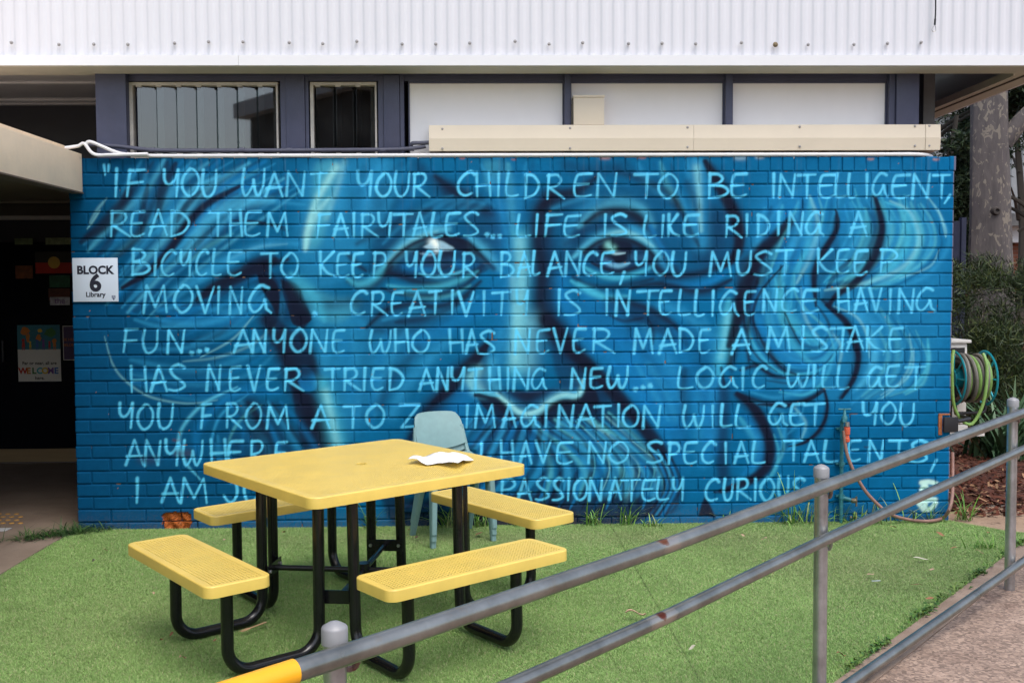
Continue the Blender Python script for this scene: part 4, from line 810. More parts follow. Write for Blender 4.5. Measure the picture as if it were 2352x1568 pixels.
# ------------------------------------------------------------------ the building above and behind
bld = empty('library_building', (0,.3,0), 'white corrugated eave over navy posts, louvre windows and white wall panels', 'building')
ZF = 3.031; YF = -.19
def bp(name, mb, m, parent=bld): return mb.build(name, m, parent)
oB = Vector((0,.3,0))
class LB_(MB):
    def box(s, a, b, mi=0, bev=0): return MB.box(s, (a[0],a[1]-.3,a[2]), (b[0],b[1]-.3,b[2]), mi, bev)
# corrugated cladding
nxc = int(9.6/.0765*14); XS = np.linspace(-5.8, 3.80, nxc); ph = (XS/.0765) % 1
prof = .0042*np.tanh(2.2*np.cos(2*pi*ph))/np.tanh(2.2)
sheets = [(-5.8,-1.62),(-1.62,.9),(.9,3.1),(3.1,3.80)]
zc0, zc1 = ZF+.062, 4.35; rows = [zc0, zc0+.4, zc0+.8, zc1]
V = np.array([(x, YF+.012-p-.3, z) for z in rows for x, p in zip(XS, prof)]); I = np.arange(len(V)).reshape(len(rows), nxc)
clad = link('fascia_cladding', np_mesh('fascia_cladding', V, np.stack([I[:-1,:-1],I[:-1,1:],I[1:,1:],I[1:,:-1]],-1).reshape(-1,4), smooth=True), M_white_metal, bld)
for px in (28,137,217,295,402,480,559,665,742,820,924,1001,1079,1183,1261,1338,1443,1520,1597,1702,1780,1855,1960,2037,2114):
    p = at(px, 99+rnd.uniform(-3,5), y=YF+.004); xr = round(p.x/.0765)*.0765
    rust = px == 1780
    MB().lathe([(.0,-.012),(.0065,-.011),(.0075,-.004),(.0078,0),(.011,.001),(.011,.003),(0,.003)][::1] if not rust else [(0,-.014),(.009,-.013),(.010,-.003),(.017,.001),(.017,.003),(0,.003)], (p.x, p.y-.012-.3, p.z), 'y', 10).build('screw', M_screw if not rust else mat('rusty_screw',(.20,.15,.08),.7), clad)
t = LB_()
for a_, b_ in ((-5.8,-1.585),(-1.583,3.742),(3.744,3.80)): t.box((a_, YF-.012, ZF-.0), (b_, YF+.006, ZF+.066))
bp('fascia_trim', t, M_trim)
bp('eave_strip', LB_().box((-5.8, YF+.006, ZF-.004), (3.565, .03, ZF+.004)).box((3.567, YF+.006, ZF-.003),(3.80,9,ZF+.005)).box((3.556,.03,ZF-.02),(3.566,9,ZF+.03)), M_soffit)
bp('eave_groove', LB_().box((3.655,-.06,ZF-.009),(3.672,9,ZF-.0045)), mat('dark_groove', (.07,.055,.045), .8))
bp('side_fascia', LB_().box((3.80,YF,ZF),(3.83,9,4.35)), M_white_metal)
bp('soffit_lining', LB_().box((-5.8,.03,3.30),(3.56,9,3.34)), mat('dark_soffit', (.10,.095,.09), .8))
bp('roof', LB_().box((-5.9,-.25,4.36),(3.9,9.2,4.42)), M_white_metal)
ZW = 2.45
YC = .034
cx_ = lambda px: at(px, 260, y=YC).x
bp('column', LB_().box((cx_(220),YC,ZW),(cx_(290),YC+.22,3.3), bev=.004), M_navy)
bp('column', LB_().box((cx_(641),YC+.05,ZW),(cx_(654),YC+.2,3.3)).box((cx_(654)+.002,YC+.035,ZW),(cx_(698),YC+.22,3.3), bev=.004).box((cx_(698)+.002,YC+.05,ZW),(cx_(706),YC+.2,3.3)), M_navy)
bp('column', LB_().box((cx_(867),YC+.05,ZW),(cx_(879),YC+.2,3.3)).box((cx_(879)+.003,YC+.03,ZW),(cx_(917),YC+.22,3.3), bev=.004).box((cx_(917)+.003,YC+.04,ZW),(cx_(927),YC+.2,3.3)), M_navy)
bp('column', LB_().box((cx_(2045),YC+.02,ZW),(cx_(2058),YC+.2,3.3)).box((cx_(2058)+.003,YC,ZW),(cx_(2111),YC+.22,3.3), bev=.004), M_navy)
for a_, b_ in ((1297,1311),(1668,1684)): bp('mullion', LB_().box((cx_(a_),YC+.01,ZW),(cx_(b_),YC+.18,3.06), bev=.003), M_navy)
bp('head_beam', LB_().box((cx_(290),YC+.055,2.992),(cx_(2058),YC+.20,3.3)).box((cx_(290)+.01,YC+.03,3.028),(cx_(2058)-.01,YC+.053,3.3)), M_navy)
bp('side_post', LB_().box((at(2121,260,y=YC+.5).x,YC+.5,2.3),(at(2147,260,y=YC+.5).x,YC+.62,3.3)), mat('grey_green_post', (.12,.13,.14), .5))
M_dn = mat('deep_navy_paint', (.012,.014,.035), .5)
bp('reveal', LB_().box((cx_(290)+.002,YC+.14,ZW),(cx_(300),YC+.2,2.99)), M_dn)
bp('reveal', LB_().box((cx_(706)+.003,YC+.14,ZW),(cx_(714),YC+.2,2.99)), M_dn)
for a_, b_ in ((936,1297),(1311,1668),(1685,2045)):
    xa, xb = cx_(a_)+.002, cx_(b_)-.002
    bp('wall_panel', LB_().box((xa+.008,YC+.075,ZW),(xb-.008,YC+.16,2.988)), M_panel)
    bp('panel_bead', LB_().box((xa,YC+.06,ZW),(xa+.0075,YC+.16,2.99)).box((xb-.0075,YC+.06,ZW),(xb,YC+.16,2.99)).box((xa+.008,YC+.062,2.978),(xb-.008,YC+.0745,2.991)), M_navy)
def louvre_window(px0, px1, pane_px, last):
    x0, x1 = at(px0,260,y=YC+.08).x, at(px1,260,y=YC+.08).x; z0, z1 = 2.475, 2.985
    f = LB_().box((x0,YC+.06,z0),(x0+.022,YC+.12,z1)).box((x1-.012,YC+.06,z0),(x1,YC+.12,z1)).box((x0+.0225,YC+.06,z1-.02),(x1-.0125,YC+.12,z1)).box((x0+.0225,YC+.06,z0),(x1-.0125,YC+.12,z0+.03))
    win = bp('window', f, M_frame_old)
    edges = [at(p,260,y=YC+.10).x for p in pane_px]
    for i in range(len(edges)-1):
        a_, b_ = edges[i], edges[i+1]; wv_ = (b_-a_)*1.28; ang = radians(21)
        p = MB().box((0,-.003,0),(wv_,.003,z1-z0-.062)); me = p.mesh('pane')
        me.transform(Matrix.Translation((a_, YC+.075-.3, z0+.034)) @ Matrix.Rotation(ang,4,'Z'))
        link('pane', me, M_glass, win)
    for e_ in edges[:-1]:
        for za, zb2 in ((z0+.031,z0+.04),(z1-.03,z1-.0205)): LB_().box((e_-.004,YC+.062,za),(e_+.03,YC+.085,zb2)).build('pane_clip', M_frame_old, win)
    return x0, x1
louvre_window(300, 640, (319,364,410,456,503,550,596,640), 0)
louvre_window(714, 866, (728,774,820,866), 0)
# rooms behind the louvres
M_room = mat('dim_room', (.05,.052,.06), .8, var=.2, scale=2)
bp('room', LB_().box((cx_(290),.6,2.3),(cx_(930),.62,3.3)).box((cx_(290)-.02,.33,2.3),(cx_(290),.6,3.3)).box((cx_(930),.33,2.3),(cx_(930)+.02,.6,3.3)), M_room)
bp('body', LB_().box((-2.60,.72,2.3),(3.1,9,3.29)), M_navy)
bp('lower_wall', LB_().box((-2.745,.235,-.05),(-2.60,2.72,2.42)), M_clay)
bp('lower_wall', LB_().box((3.02,.235,-.05),(3.14,9,2.42)), M_clay)
bp('flat_roof', LB_().box((-2.74,.03,2.40),(3.14,.72,2.43)), M_grey_paint)
# left bay above the canopy: grey ceiling, dark wall
bp('bay_ceiling', LB_().box((-7,.032,3.085),(cx_(220)-.01,1.5,3.12)), M_grey_paint)
bp('bay_beam', LB_().box((-7,.03,3.0325),(cx_(214),.10,3.084)), M_soffit)
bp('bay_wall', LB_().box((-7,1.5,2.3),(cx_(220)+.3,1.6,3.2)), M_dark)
bp('ceiling_conduit', MB().tube([(-6,.55-.3,3.078),(-2.66,.55-.3,3.078)], .012, 8), M_grey_paint)
bp('ceiling_conduit', MB().tube([(-6,1.18-.3,3.075),(-2.66,1.18-.3,3.075)], .014, 8).tube([(-6,1.34-.3,3.075),(-2.66,1.34-.3,3.075)], .014, 8), M_grey_paint)
# doorway
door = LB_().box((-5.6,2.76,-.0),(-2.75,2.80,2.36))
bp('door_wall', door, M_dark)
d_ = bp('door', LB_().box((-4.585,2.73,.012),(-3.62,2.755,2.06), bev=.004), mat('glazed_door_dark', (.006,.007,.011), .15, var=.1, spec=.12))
bp('kick_plate', LB_().box((-4.575,2.722,.012),(-3.63,2.729,.135)), mat('brass_kick_plate', (.30,.21,.11), .5, metal=.3, var=.15, stretch=(.3,1,3)), d_)
bp('handle', MB().tube([(-4.50,2.70-.3,.95),(-4.50,2.70-.3,1.15)], .012, 8), M_dark, d_)
bp('bay_shade_wall', LB_().box((-5.7,-8.5,-.02),(-5.6,2.8,2.4)), M_dark)  # unseen wall added to keep the doorway and left lawn in shade

# the block across the yard, behind the camera: the dark shape mirrored in the louvre panes
opp = empty('classroom_block', (20.6,-19,0), 'dark classroom block across the yard, mirrored in the right louvre panes', 'building')
MB().box((-8.2,-6,-.06),(14,0,7.5)).build('walls', mat('dark_brown_brick', (.05,.04,.035), .9), opp); MB().box((-8.6,-6.4,7.5),(14.4,.5,8.0)).build('roof', M_grey_paint, opp)
for k in range(5): w_ = MB().box((-6.5+k*4,.002,5.2),(-4.2+k*4,.05,6.8)).build('window', M_trim, opp); MB().box((-6.4+k*4,.051,5.3),(-4.3+k*4,.06,6.7)).build('pane', mat('sky_lit_pane',(.3,.33,.36),.1), w_)
# ------------------------------------------------------------------ canopy over the doorway
XB = -2.665
b0_, b1_ = at(192,350,x=XB), at(190,443,x=XB)
can = empty('canopy', (XB-1.2,-.6,0), 'beige steel edged canopy over the dark doorway, left of the mural', 'canopy')
cb = MB(); o = can.location
yA, yB = -8.5, -.012  # canopy lengthened out of view to shade the left lawn
cb.box((XB-.07-o.x, yA-o.y, 2.246), (XB-o.x, yB-o.y, 2.497), bev=.004)
cb.build('edge_beam', M_canopy, can)
MB().box((XB-.072-o.x, yA-o.y, 2.4975), (XB-.062-o.x, yB-.12-o.y, 2.535)).build('upstand', M_canopy, can)
MB().box((XB-.075-o.x, yA-o.y, 2.2365), (XB+.006-o.x, yB-o.y, 2.2455)).build('drip_strip', mat('brown_drip_strip', (.10,.07,.05), .7), can)
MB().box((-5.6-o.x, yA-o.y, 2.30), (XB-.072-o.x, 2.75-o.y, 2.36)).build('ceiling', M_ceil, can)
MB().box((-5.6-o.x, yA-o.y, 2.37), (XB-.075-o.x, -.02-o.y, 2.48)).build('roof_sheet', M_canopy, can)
MB().box((-5.6-o.x, 2.68-o.y, 2.262), (-2.78-o.x, 2.72-o.y, 2.298)).build('cornice', M_grey_paint, can)
MB().tube([(-5.2-o.x,1.2-o.y,2.292),(-2.9-o.x,1.2-o.y,2.292)], .009, 8).build('conduit', M_ceil, can)

# ------------------------------------------------------------------ sign
sg0, sg1 = at(168.5,693,y=-.008), at(270,592,y=-.008); sc_ = Vector(((sg0.x+sg1.x)/2,-.004,(sg0.z+sg1.z)/2)); sh_ = (sg1.x-sg0.x)/2; sv_ = (sg1.z-sg0.z)/2
sign = empty('wall_sign', sc_, 'square white sign reading BLOCK 6 Library on the blue wall', 'sign')
MB().box((-sh_,-.007,-sv_),(sh_,.001,sv_), bev=.002).build('sign_board', M_sign, sign)
for nm, bd, sz, zz, bo_ in (('block_lettering','BLOCK',.072,.040,.0028),('number','6',.150,-.072,.0058),('library_lettering','Library',.044,-.112,.0011)):
    text(nm, bd, sz*sh_/.145, M_ink, Vector((0 if nm!='number' else 0,-.0078,zz)), parent=sign, bold=bo_)
cs_ = MB(); a_ = .118; z_ = -.118
cs_.add([(a_-.012,-.0078,z_+.014),(a_+.012,-.0078,z_+.014),(a_+.012,-.0078,z_-.002),(a_,-.0078,z_-.018),(a_-.012,-.0078,z_-.002)], [(0,1,2,3,4)])
cr_ = cs_.build('crest', mat('crest_blue', (.05,.07,.13), .4), sign)
MB().box((a_-.008,-.0086,z_+.006),(a_+.008,-.0081,z_+.010)).box((a_-.006,-.0086,z_-.006),(a_-.003,-.0081,z_+.003)).box((a_+.003,-.0086,z_-.006),(a_+.006,-.0081,z_+.003)).build('crest_mark', M_sign, cr_)

# ------------------------------------------------------------------ pipes, duct, box, cable above the wall
da, db = at(985,290,y=-.02), at(2160,342,y=-.02); zt_, zb_ = 2.681, 2.512
duct = empty('pipe_cover', ((da.x+db.x)/2,.06,zb_), 'long cream metal pipe cover fixed along the top of the mural wall', 'pipe cover')
dm = MB(); dl = duct.location
def duct_seg(x0, x1, dy=0):
    zf = (zt_+zb_)/2-.004; P = [(-.012+dy,zb_-dl.z),(-.022+dy,zf-dl.z),(-.014+dy,zt_-dl.z),(.15,zt_-dl.z),(.15,zb_-dl.z)]
    V = [(x0-dl.x,p[0]-dl.y,p[1]) for p in P]+[(x1-dl.x,p[0]-dl.y,p[1]) for p in P]
    return MB().add(V, [(0,1,2,3,4),(9,8,7,6,5)]+[(i,(i+1)%5,5+(i+1)%5,5+i) for i in range(5)])
xj = at(1592,315,y=-.02).x; xk = at(2126,315,y=-.02).x
for a_, b_, dy in ((da.x,xj+.004,0),(xj+.006,xk,.0015),(xk+.0015,db.x,-.002)): duct_seg(a_, b_, dy).build('cover_panel', M_cream, duct)
for px in (1016,1310,1592-12,1838,2103,2136):
    for py_ in (296,341) if px != 1310 else (296,342):
        p = at(px, py_-(px-985)/1175*7, y=-.024); MB().lathe([(0,-.005),(.006,-.004),(.0085,0),(.0085,.004)], (p.x-dl.x,-.016-dl.y,p.z-dl.z), 'y', 10).build('screw', M_screw, duct)
jb0, jb1 = at(1318,290,y=-.01), at(1388,221,y=-.01)
jb = empty('junction_box', ((jb0.x+jb1.x)/2,.06,2.683), 'cream metal box standing on the long pipe cover against a white panel', 'box')
jl = jb.location; hw_ = (jb1.x-jb0.x)/2
MB().box((-hw_,-.065,.001),(hw_,.145,.18), bev=.002).build('box_body', M_cream, jb)
MB().box((-hw_-.003,-.07,.1805),(hw_+.004,.145,.196), bev=.002).build('lid', M_cream, jb)
MB().box((-hw_-.026,.04,.0),(-hw_-.001,.06,.155)).build('mounting_flange', M_cream, jb)
# white conduit along the wall top, bending down at its far end
zw = 2.4855
P = catmull([at(292,354,y=.0)]+[Vector((x,.0,zw)) for x in (-2.2,-1.5,-.5,.5,1.5,2.6)]+[Vector((2.9,.0,zw-.001)),Vector((3.0,.03,zw-.008)),Vector((3.03,.05,zw-.05))], .06)
wp = MB().tube(P, .0125, 10).build('conduit', M_wpipe); tag(rebase(wp, (0.3,.02,2.47)), 'white plastic conduit running along the whole top of the mural wall', 'pipe')
for px in (742,1475,1835,2072,560): pass
wpp = wp.location
for px in (516,743,1479,1824,2066): p = at(px,355,y=0); MB().box((p.x-.008-wpp.x,-.014,-.012+.0),(p.x+.008-wpp.x,.014,.030)).build('clip', M_bolt, wp)
P = catmull([at(x,y,y=-.035) for x,y in ((150,340),(168,337.5),(182,335),(190,329.5),(197,333),(205,345),(214,353),(226,356.5),(250,356),(300,355))], .02)
tag(rebase(MB().tube(P, .0115, 9).build('flexible_conduit', M_wpipe), at(222,352,y=-.035)), 'white flexible conduit crossing the canopy edge, the lower of two loops', 'pipe', 'white flexible conduits at the canopy corner')
P = catmull([at(x,y,y=-.03) for x,y in ((198,337),(199,329),(206,325.5),(222,331),(245,341),(265,349),(290,354.5),(340,354))], .02)
tag(rebase(MB().tube(P, .0115, 9).build('flexible_conduit', M_wpipe), at(245,342,y=-.03)), 'white flexible conduit arching over the wall corner, the upper of two loops', 'pipe', 'white flexible conduits at the canopy corner')
P = [at(x,y,y=.035) for x,y in ((205,333),(240,334),(280,337),(330,343),(370,345.5),(480,346),(640,345.5),(800,344.5),(900,343.5),(940,341.5),(965,338.5),(978,336))]
nb = MB().tube(catmull(P,.03), .0135, 10)
npipe = nb.build('drain_pipe', M_npipe); tag(rebase(npipe, P[6]), 'dark blue grey plastic pipe below the louvre windows ending at the cream cover', 'pipe')
nl = npipe.location
for px in (350,556,665,880,945): p = at(px, 345 if px < 900 else 341.5, y=.035); MB().tube([p-nl-Vector((.017,0,0)), p-nl+Vector((.017,0,0))], .0165, 10).build('pipe_socket', M_npipe, npipe)
MB().tube([q-nl for q in bend([at(988,328,y=.03), at(945,329,y=.03), at(944,337,y=.05)], .02)], .0135, 10).build('pipe_elbow', M_npipe, npipe)
P = catmull([at(2149,-60,y=YF-.03), at(2149,20,y=YF-.03), at(2148,44,y=YF-.028)], .05)
hc = MB().tube(P, .005, 8).build('hanging_cable', M_blackp); tag(rebase(hc, at(2148,44,y=YF-.028)), 'black cable with a wire loop hanging down the white corrugated eave', 'cable'); hl_ = hc.location
MB().tube([at(2148,44,y=YF-.028)-hl_, at(2147,58,y=YF-.028)-hl_], .0068, 8).build('ferrule', M_blackp, hc)
MB().tube([q-hl_ for q in catmull([at(x,y,y=YF-.028) for x,y in ((2147,57),(2143,63),(2140.5,69),(2144,73.5),(2149,71),(2149,64),(2147.5,57))], .004)], .0026, 6).build('wire_loop', M_bolt, hc)

# ------------------------------------------------------------------ picnic table
TX, TY, TA = -.5995, -1.9873, .6597
table = empty('picnic_table', (TX,TY,.0), 'square yellow perforated picnic table with four attached benches on black tube legs', 'picnic table', rz=TA)
table.rotation_euler = (0, -.0132*cos(.66), TA); table.location.z = 0.0
HT, SB, BI, BO, BLn, ZH, ZB = .762, .5667, .6898, .9681, .4609, .762, .457
def perf_panel(x0, x1, y0, y1, zt, rad, skirt, margin, pitch, hole, center_hole=None):
    """sheet with real punched holes, rounded corners and a turned down skirt"""
    mb = MB(); nx = int((x1-x0-2*margin)/pitch); ny = int((y1-y0-2*margin)/pitch); px = (x1-x0-2*margin)/nx; py = (y1-y0-2*margin)/ny
    V = []; F = []
    ring = [(cos(2*pi*k/8+pi/8), sin(2*pi*k/8+pi/8)) for k in range(8)]
    for j in range(ny):
        for i in range(nx):
            cx, cy = x0+margin+(i+.5)*px, y0+margin+(j+.5)*py; b = len(V)
            sq = [(cx+px/2,cy+py/2),(cx-px/2,cy+py/2),(cx-px/2,cy-py/2),(cx+px/2,cy-py/2)]
            V += [(x,y,zt) for x,y in sq]
            if center_hole and cx**2+cy**2 < center_hole**2: continue
            R_ = [(cx+r[0]*hole,cy+r[1]*hole) for r in ring]; V += [(x,y,zt-.0004) for x,y in R_]+[(x,y,zt-.0022) for x,y in R_]
            o8 = b+4
            for c in range(4):
                k0, k1 = (2*c)%8, (2*c+1)%8
                F += [(b+c, o8+k1, o8+k0)] if False else [(b+c, b+(c+1)%4, o8+(2*c+2)%8, o8+(2*c+1)%8), (b+c, o8+(2*c+1)%8, o8+(2*c)%8)]
            for k in range(8): F.append((o8+k, o8+(k+1)%8, o8+8+(k+1)%8, o8+8+k))
    mb.add(V, F, 0, False)
    # border, rounded corner, skirt
    def outline(inset, r):
        P = []
        for cxs, cys, a0 in ((1,1,0),(-1,1,pi/2),(-1,-1,pi),(1,-1,1.5*pi)):
            cx = (x1 if cxs > 0 else x0)-cxs*(inset+r); cy = (y1 if cys > 0 else y0)-cys*(inset+r)
            for k in range(9): P.append((cx+r*cos(a0+pi/2*k/8), cy+r*sin(a0+pi/2*k/8)))
        return P
    e = .006; rings = []
    inner = outline(margin, .0001); rings.append([(x,y,zt) for x,y in inner])
    rings.append([(x,y,zt+.001) for x,y in outline(.02, rad-.02)])
    for k in range(5):
        a = pi/2*k/4; rings.append([(x,y,zt+.001-e+e*cos(a)) for x,y in outline(e-e*sin(a), rad-e+e*sin(a))])
    rings.append([(x,y,zt-skirt) for x,y in outline(0,rad)]); rings.append([(x,y,zt-skirt) for x,y in outline(.006,rad-.006)]); rings.append([(x,y,zt-.012) for x,y in outline(.006,rad-.006)])
    n = len(inner); V = [p for r in rings for p in r]; F = [(i*n+k, i*n+(k+1)%n, (i+1)*n+(k+1)%n, (i+1)*n+k) for i in range(len(rings)-1) for k in range(n)]
    mb.add(V, F, 0, True); return mb
tp_ = perf_panel(-SB,SB,-SB,SB,ZH,.055,.046,.045,.0135,.0036, .03)
tp_.lathe([(.034,ZH+.0005),(.030,ZH+.0015),(.026,ZH-.002),(.026,ZH-.02)], n=20).build('tabletop', M_yel, table)
for k in range(4):
    a = k*pi/2
    bm_ = perf_panel(-BLn,BLn,-(BO-BI)/2,(BO-BI)/2,ZB,.045,.046,.030,.0150,.0049); me = bm_.mesh('bench_seat')
    me.transform(Matrix.Rotation(a,4,'Z') @ Matrix.Translation((0,-(BO+BI)/2,0)))
    bs = link('bench_seat', me, M_yel, table)
    Q = .28; TL_ = .385; r = .0255
    for s in (-1,1):
        yb_ = -(BO+BI)/2+.02
        path = bend([(s*Q,yb_,ZB-.012),(s*Q,yb_-.005,.03),(s*Q,-TL_-.01,.03),(s*Q,-TL_,ZH-.014)], .105, 9)
        me = MB().tube(path, r, 14).box((s*Q-.03,yb_-.10,ZB-.014),(s*Q+.03,yb_+.10,ZB-.008)).mesh('tube_leg'); me.transform(Matrix.Rotation(a,4,'Z')); link('tube_leg', me, M_black, table)
    # corner brace plate between the two neighbouring legs, with bolts, and its strut to the middle
    rot = Matrix.Rotation(a,4,'Z'); pa, pb = Vector((-Q,-TL_,0)), Vector((-TL_,-Q,0)); mid_ = (pa+pb)/2; dv = (pb-pa).normalized(); nv = Vector((-dv.y,dv.x,0)); nv = nv if nv.dot(mid_) > 0 else -nv
    h0 = .255; pl = MB(); e1, e2 = pa-dv*.0-nv*.026, pb+dv*.0-nv*.026
    pl.prism([(p.x,p.y) for p in (e1-dv*.02,e2+dv*.02,e2+dv*.02-nv*.006,e1-dv*.02-nv*.006)], h0-.03, h0+.03)
    me = pl.mesh('brace_plate'); me.transform(rot); bpz = link('brace_plate', me, M_black, table)
    for p in (e1,e2):
        me = MB().tube([p-nv*.007+Vector((0,0,h0)), p-nv*.014+Vector((0,0,h0))], .009, 6).mesh('bolt'); me.transform(rot); link('bolt', me, M_bolt, bpz)
    me = MB().tube([mid_-nv*.034+Vector((0,0,h0)), mid_*.06+Vector((0,0,h0-.005))], .0135, 10).mesh('strut'); me.transform(rot); link('strut', me, M_black, table)
MB().tube([(0,0,.21),(0,0,.285)], .032, 16).build('umbrella_socket', M_black, table)
# paper lying on the table
pp = [at(x,y,z=ZH+.004) for x,y in ((937,1066),(958,1057),(985,1047.5),(1010,1049),(1030,1054),(1052,1047.5),(1068,1050),(1088,1060),(1070,1066),(1052,1076),(1030,1073),(1005,1068),(980,1070),(958,1066))]
ctr = sum(pp, Vector())/len(pp); nU, nR = len(pp)*3, 7; ol = catmull(pp+[pp[0]], .03)[:-1]; V = [ctr]; F = []
for i, p in enumerate(ol):
    for k in range(1, nR+1):
        q = ctr+(p-ctr)*(k/nR); q = q+Vector((0,0,.010+.009*sin(q.x*31+q.y*9)+.007*sin(q.y*27-q.x*14)+.004*sin(q.x*70))); V.append(q)
n = len(ol)
for i in range(n):
    j = (i+1)%n; F.append((0,1+i*nR,1+j*nR))
    for k in range(nR-1): F.append((1+i*nR+k,1+i*nR+k+1,1+j*nR+k+1,1+j*nR+k))
V[0] = ctr+Vector((0,0,.018)); mn = min(v.z for v in V); V = [v-Vector((0,0,mn-ZH-.006)) for v in V]
po = MB().add(V, F, 0, True).build('paper_sheet', M_paper); md = po.modifiers.new('thickness','SOLIDIFY'); md.thickness = .0012
tag(rebase(po, (ctr.x,ctr.y,ZH)), 'crumpled sheet of white paper lying on the yellow table', 'paper')

# ------------------------------------------------------------------ stacked chairs
def make_chair():
    root = empty('plastic_chair', (0,0,0))
    # back shell: curved across, leaning back, lower edge dipping in the middle
    nu, nv_ = 17, 12; V = []; F = []
    for side_ in (0,1):
        for j in range(nv_+1):
            for i in range(nu+1):
                u = i/nu*2-1; t = j/nv_; hwid = .170-.010*t**2-.014*max(0,t-.75)*2
                z = .500+(1-u*u)*-.035*(1-t)+t*.190+(1-abs(u)**3)*.012*t-(.02*max(0,abs(u)-.86)/.14)**1*(t**6)
                x = u*hwid; y = .175+.085*t+.006*t*t-.032*(1-u*u)*-1*.8-.012*sin(pi*t)*(1-u*u)
                V.append((x, y+(0 if side_ == 0 else .011), z))
    n1_ = (nu+1)*(nv_+1); idx = lambda s_,j,i: s_*n1_+j*(nu+1)+i
    for j in range(nv_):
        for i in range(nu): F.append((idx(0,j,i),idx(0,j,i+1),idx(0,j+1,i+1),idx(0,j+1,i))); F.append((idx(1,j,i),idx(1,j+1,i),idx(1,j+1,i+1),idx(1,j,i+1)))
    for i in range(nu): F.append((idx(0,0,i),idx(1,0,i),idx(1,0,i+1),idx(0,0,i+1))); F.append((idx(0,nv_,i),idx(0,nv_,i+1),idx(1,nv_,i+1),idx(1,nv_,i)))
    for j in range(nv_): F.append((idx(0,j,0),idx(0,j+1,0),idx(1,j+1,0),idx(1,j,0))); F.append((idx(0,j,nu),idx(1,j,nu),idx(1,j+1,nu),idx(0,j+1,nu)))
    b = MB().add(V, F, 0, True).build('backrest', M_chair, root)
    for s in (-1,1):
        me = MB().tube(catmull([(s*.180,.14,.415),(s*.178,.175,.45),(s*.174,.20,.50),(s*.168,.222,.56),(s*.162,.238,.61)], .03), [.017]*3+[.013]*40 if False else .0145, 8).mesh('back_upright'); link('back_upright', me, M_chair, root)
    # seat: dished, rolled front
    V = []; F = []; nu, nv_ = 12, 12
    for s_ in (0,1):
        for j in range(nv_+1):
            for i in range(nu+1):
                u = i/nu*2-1; t = j/nv_; x = u*(.205-.015*t); y = -.20+.36*t
                z = .432-.014*(1-u*u)*sin(pi*min(1,t*1.1))-.035*max(0,(.18-t)/.18)**2+.012*max(0,t-.8)/.2
                V.append((x,y,z-(0 if s_ == 0 else .012)))
    n1b = (nu+1)*(nv_+1); idx = lambda s_,j,i: s_*n1b+j*(nu+1)+i
    for j in range(nv_):
        for i in range(nu): F.append((idx(0,j,i),idx(0,j,i+1),idx(0,j+1,i+1),idx(0,j+1,i))); F.append((idx(1,j,i),idx(1,j+1,i),idx(1,j+1,i+1),idx(1,j,i+1)))
    for i in range(nu): F.append((idx(0,0,i),idx(1,0,i),idx(1,0,i+1),idx(0,0,i+1))); F.append((idx(0,nv_,i),idx(0,nv_,i+1),idx(1,nv_,i+1),idx(1,nv_,i)))
    for j in range(nv_): F.append((idx(0,j,0),idx(0,j+1,0),idx(1,j+1,0),idx(1,j,0))); F.append((idx(0,j,nu),idx(1,j,nu),idx(1,j+1,nu),idx(0,j+1,nu)))
    MB().add(V, F, 0, True).build('seat', M_chair, root)
    def leg(top, bot, wt, wb_):
        mb = MB(); T_, B_ = Vector(top), Vector(bot); V = []; n = 7
        for k in range(n):
            t = k/(n-1); c = T_.lerp(B_, t); hx = (wt[0]+(wb_[0]-wt[0])*t)/2; hy = (wt[1]+(wb_[1]-wt[1])*t)/2; ch_ = .006
            V += [(c.x+a,c.y+b,c.z) for a,b in ((hx-ch_,hy),(-hx+ch_,hy),(-hx,hy-ch_),(-hx,-hy+ch_),(-hx+ch_,-hy),(hx-ch_,-hy),(hx,-hy+ch_),(hx,hy-ch_))]
        F = [(k*8+i,k*8+(i+1)%8,(k+1)*8+(i+1)%8,(k+1)*8+i) for k in range(n-1) for i in range(8)]+[tuple(range(8))[::-1],tuple(range((n-1)*8,n*8))]
        mb.add(V,F,0,False); return mb
    for s in (-1,1):
        leg((s*.188,-.155,.425),(s*.205,-.185,0),(.040,.058),(.034,.032)).build('leg', M_chair, root)
        leg((s*.183,.02,.425),(s*.200,.19,0),(.040,.075),(.034,.032)).build('leg', M_chair, root)
        MB().box((s*.188-.012,-.17,.385),(s*.188+.012,.15,.424), bev=.004).build('side_rail', M_chair, root)
    return root
def copy_tree(o, parent=None):
    c = o.copy(); COL.objects.link(c)
    if parent: c.parent = parent
    for ch in list(o.children): copy_tree(ch, c)
    return c
ch0 = make_chair(); CA = radians(24.4); ctr_ = Vector((-.232,-.362,0))
labs = ['grey green plastic chair at the bottom of the stack, its legs on the turf','grey green plastic chair in the middle of the stack by the wall','grey green plastic chair on top of the stack, its whole back showing']
for k in range(3):
    c = ch0 if k == 0 else copy_tree(ch0)
    f = Vector((sin(CA),-cos(CA),0)); c.location = ctr_+f*(.007*k-.012)+Vector((0,0,.043*k)); c.rotation_euler = (0,0,CA)
    tag(c, labs[k], 'chair', 'stacked plastic chairs behind the picnic table')

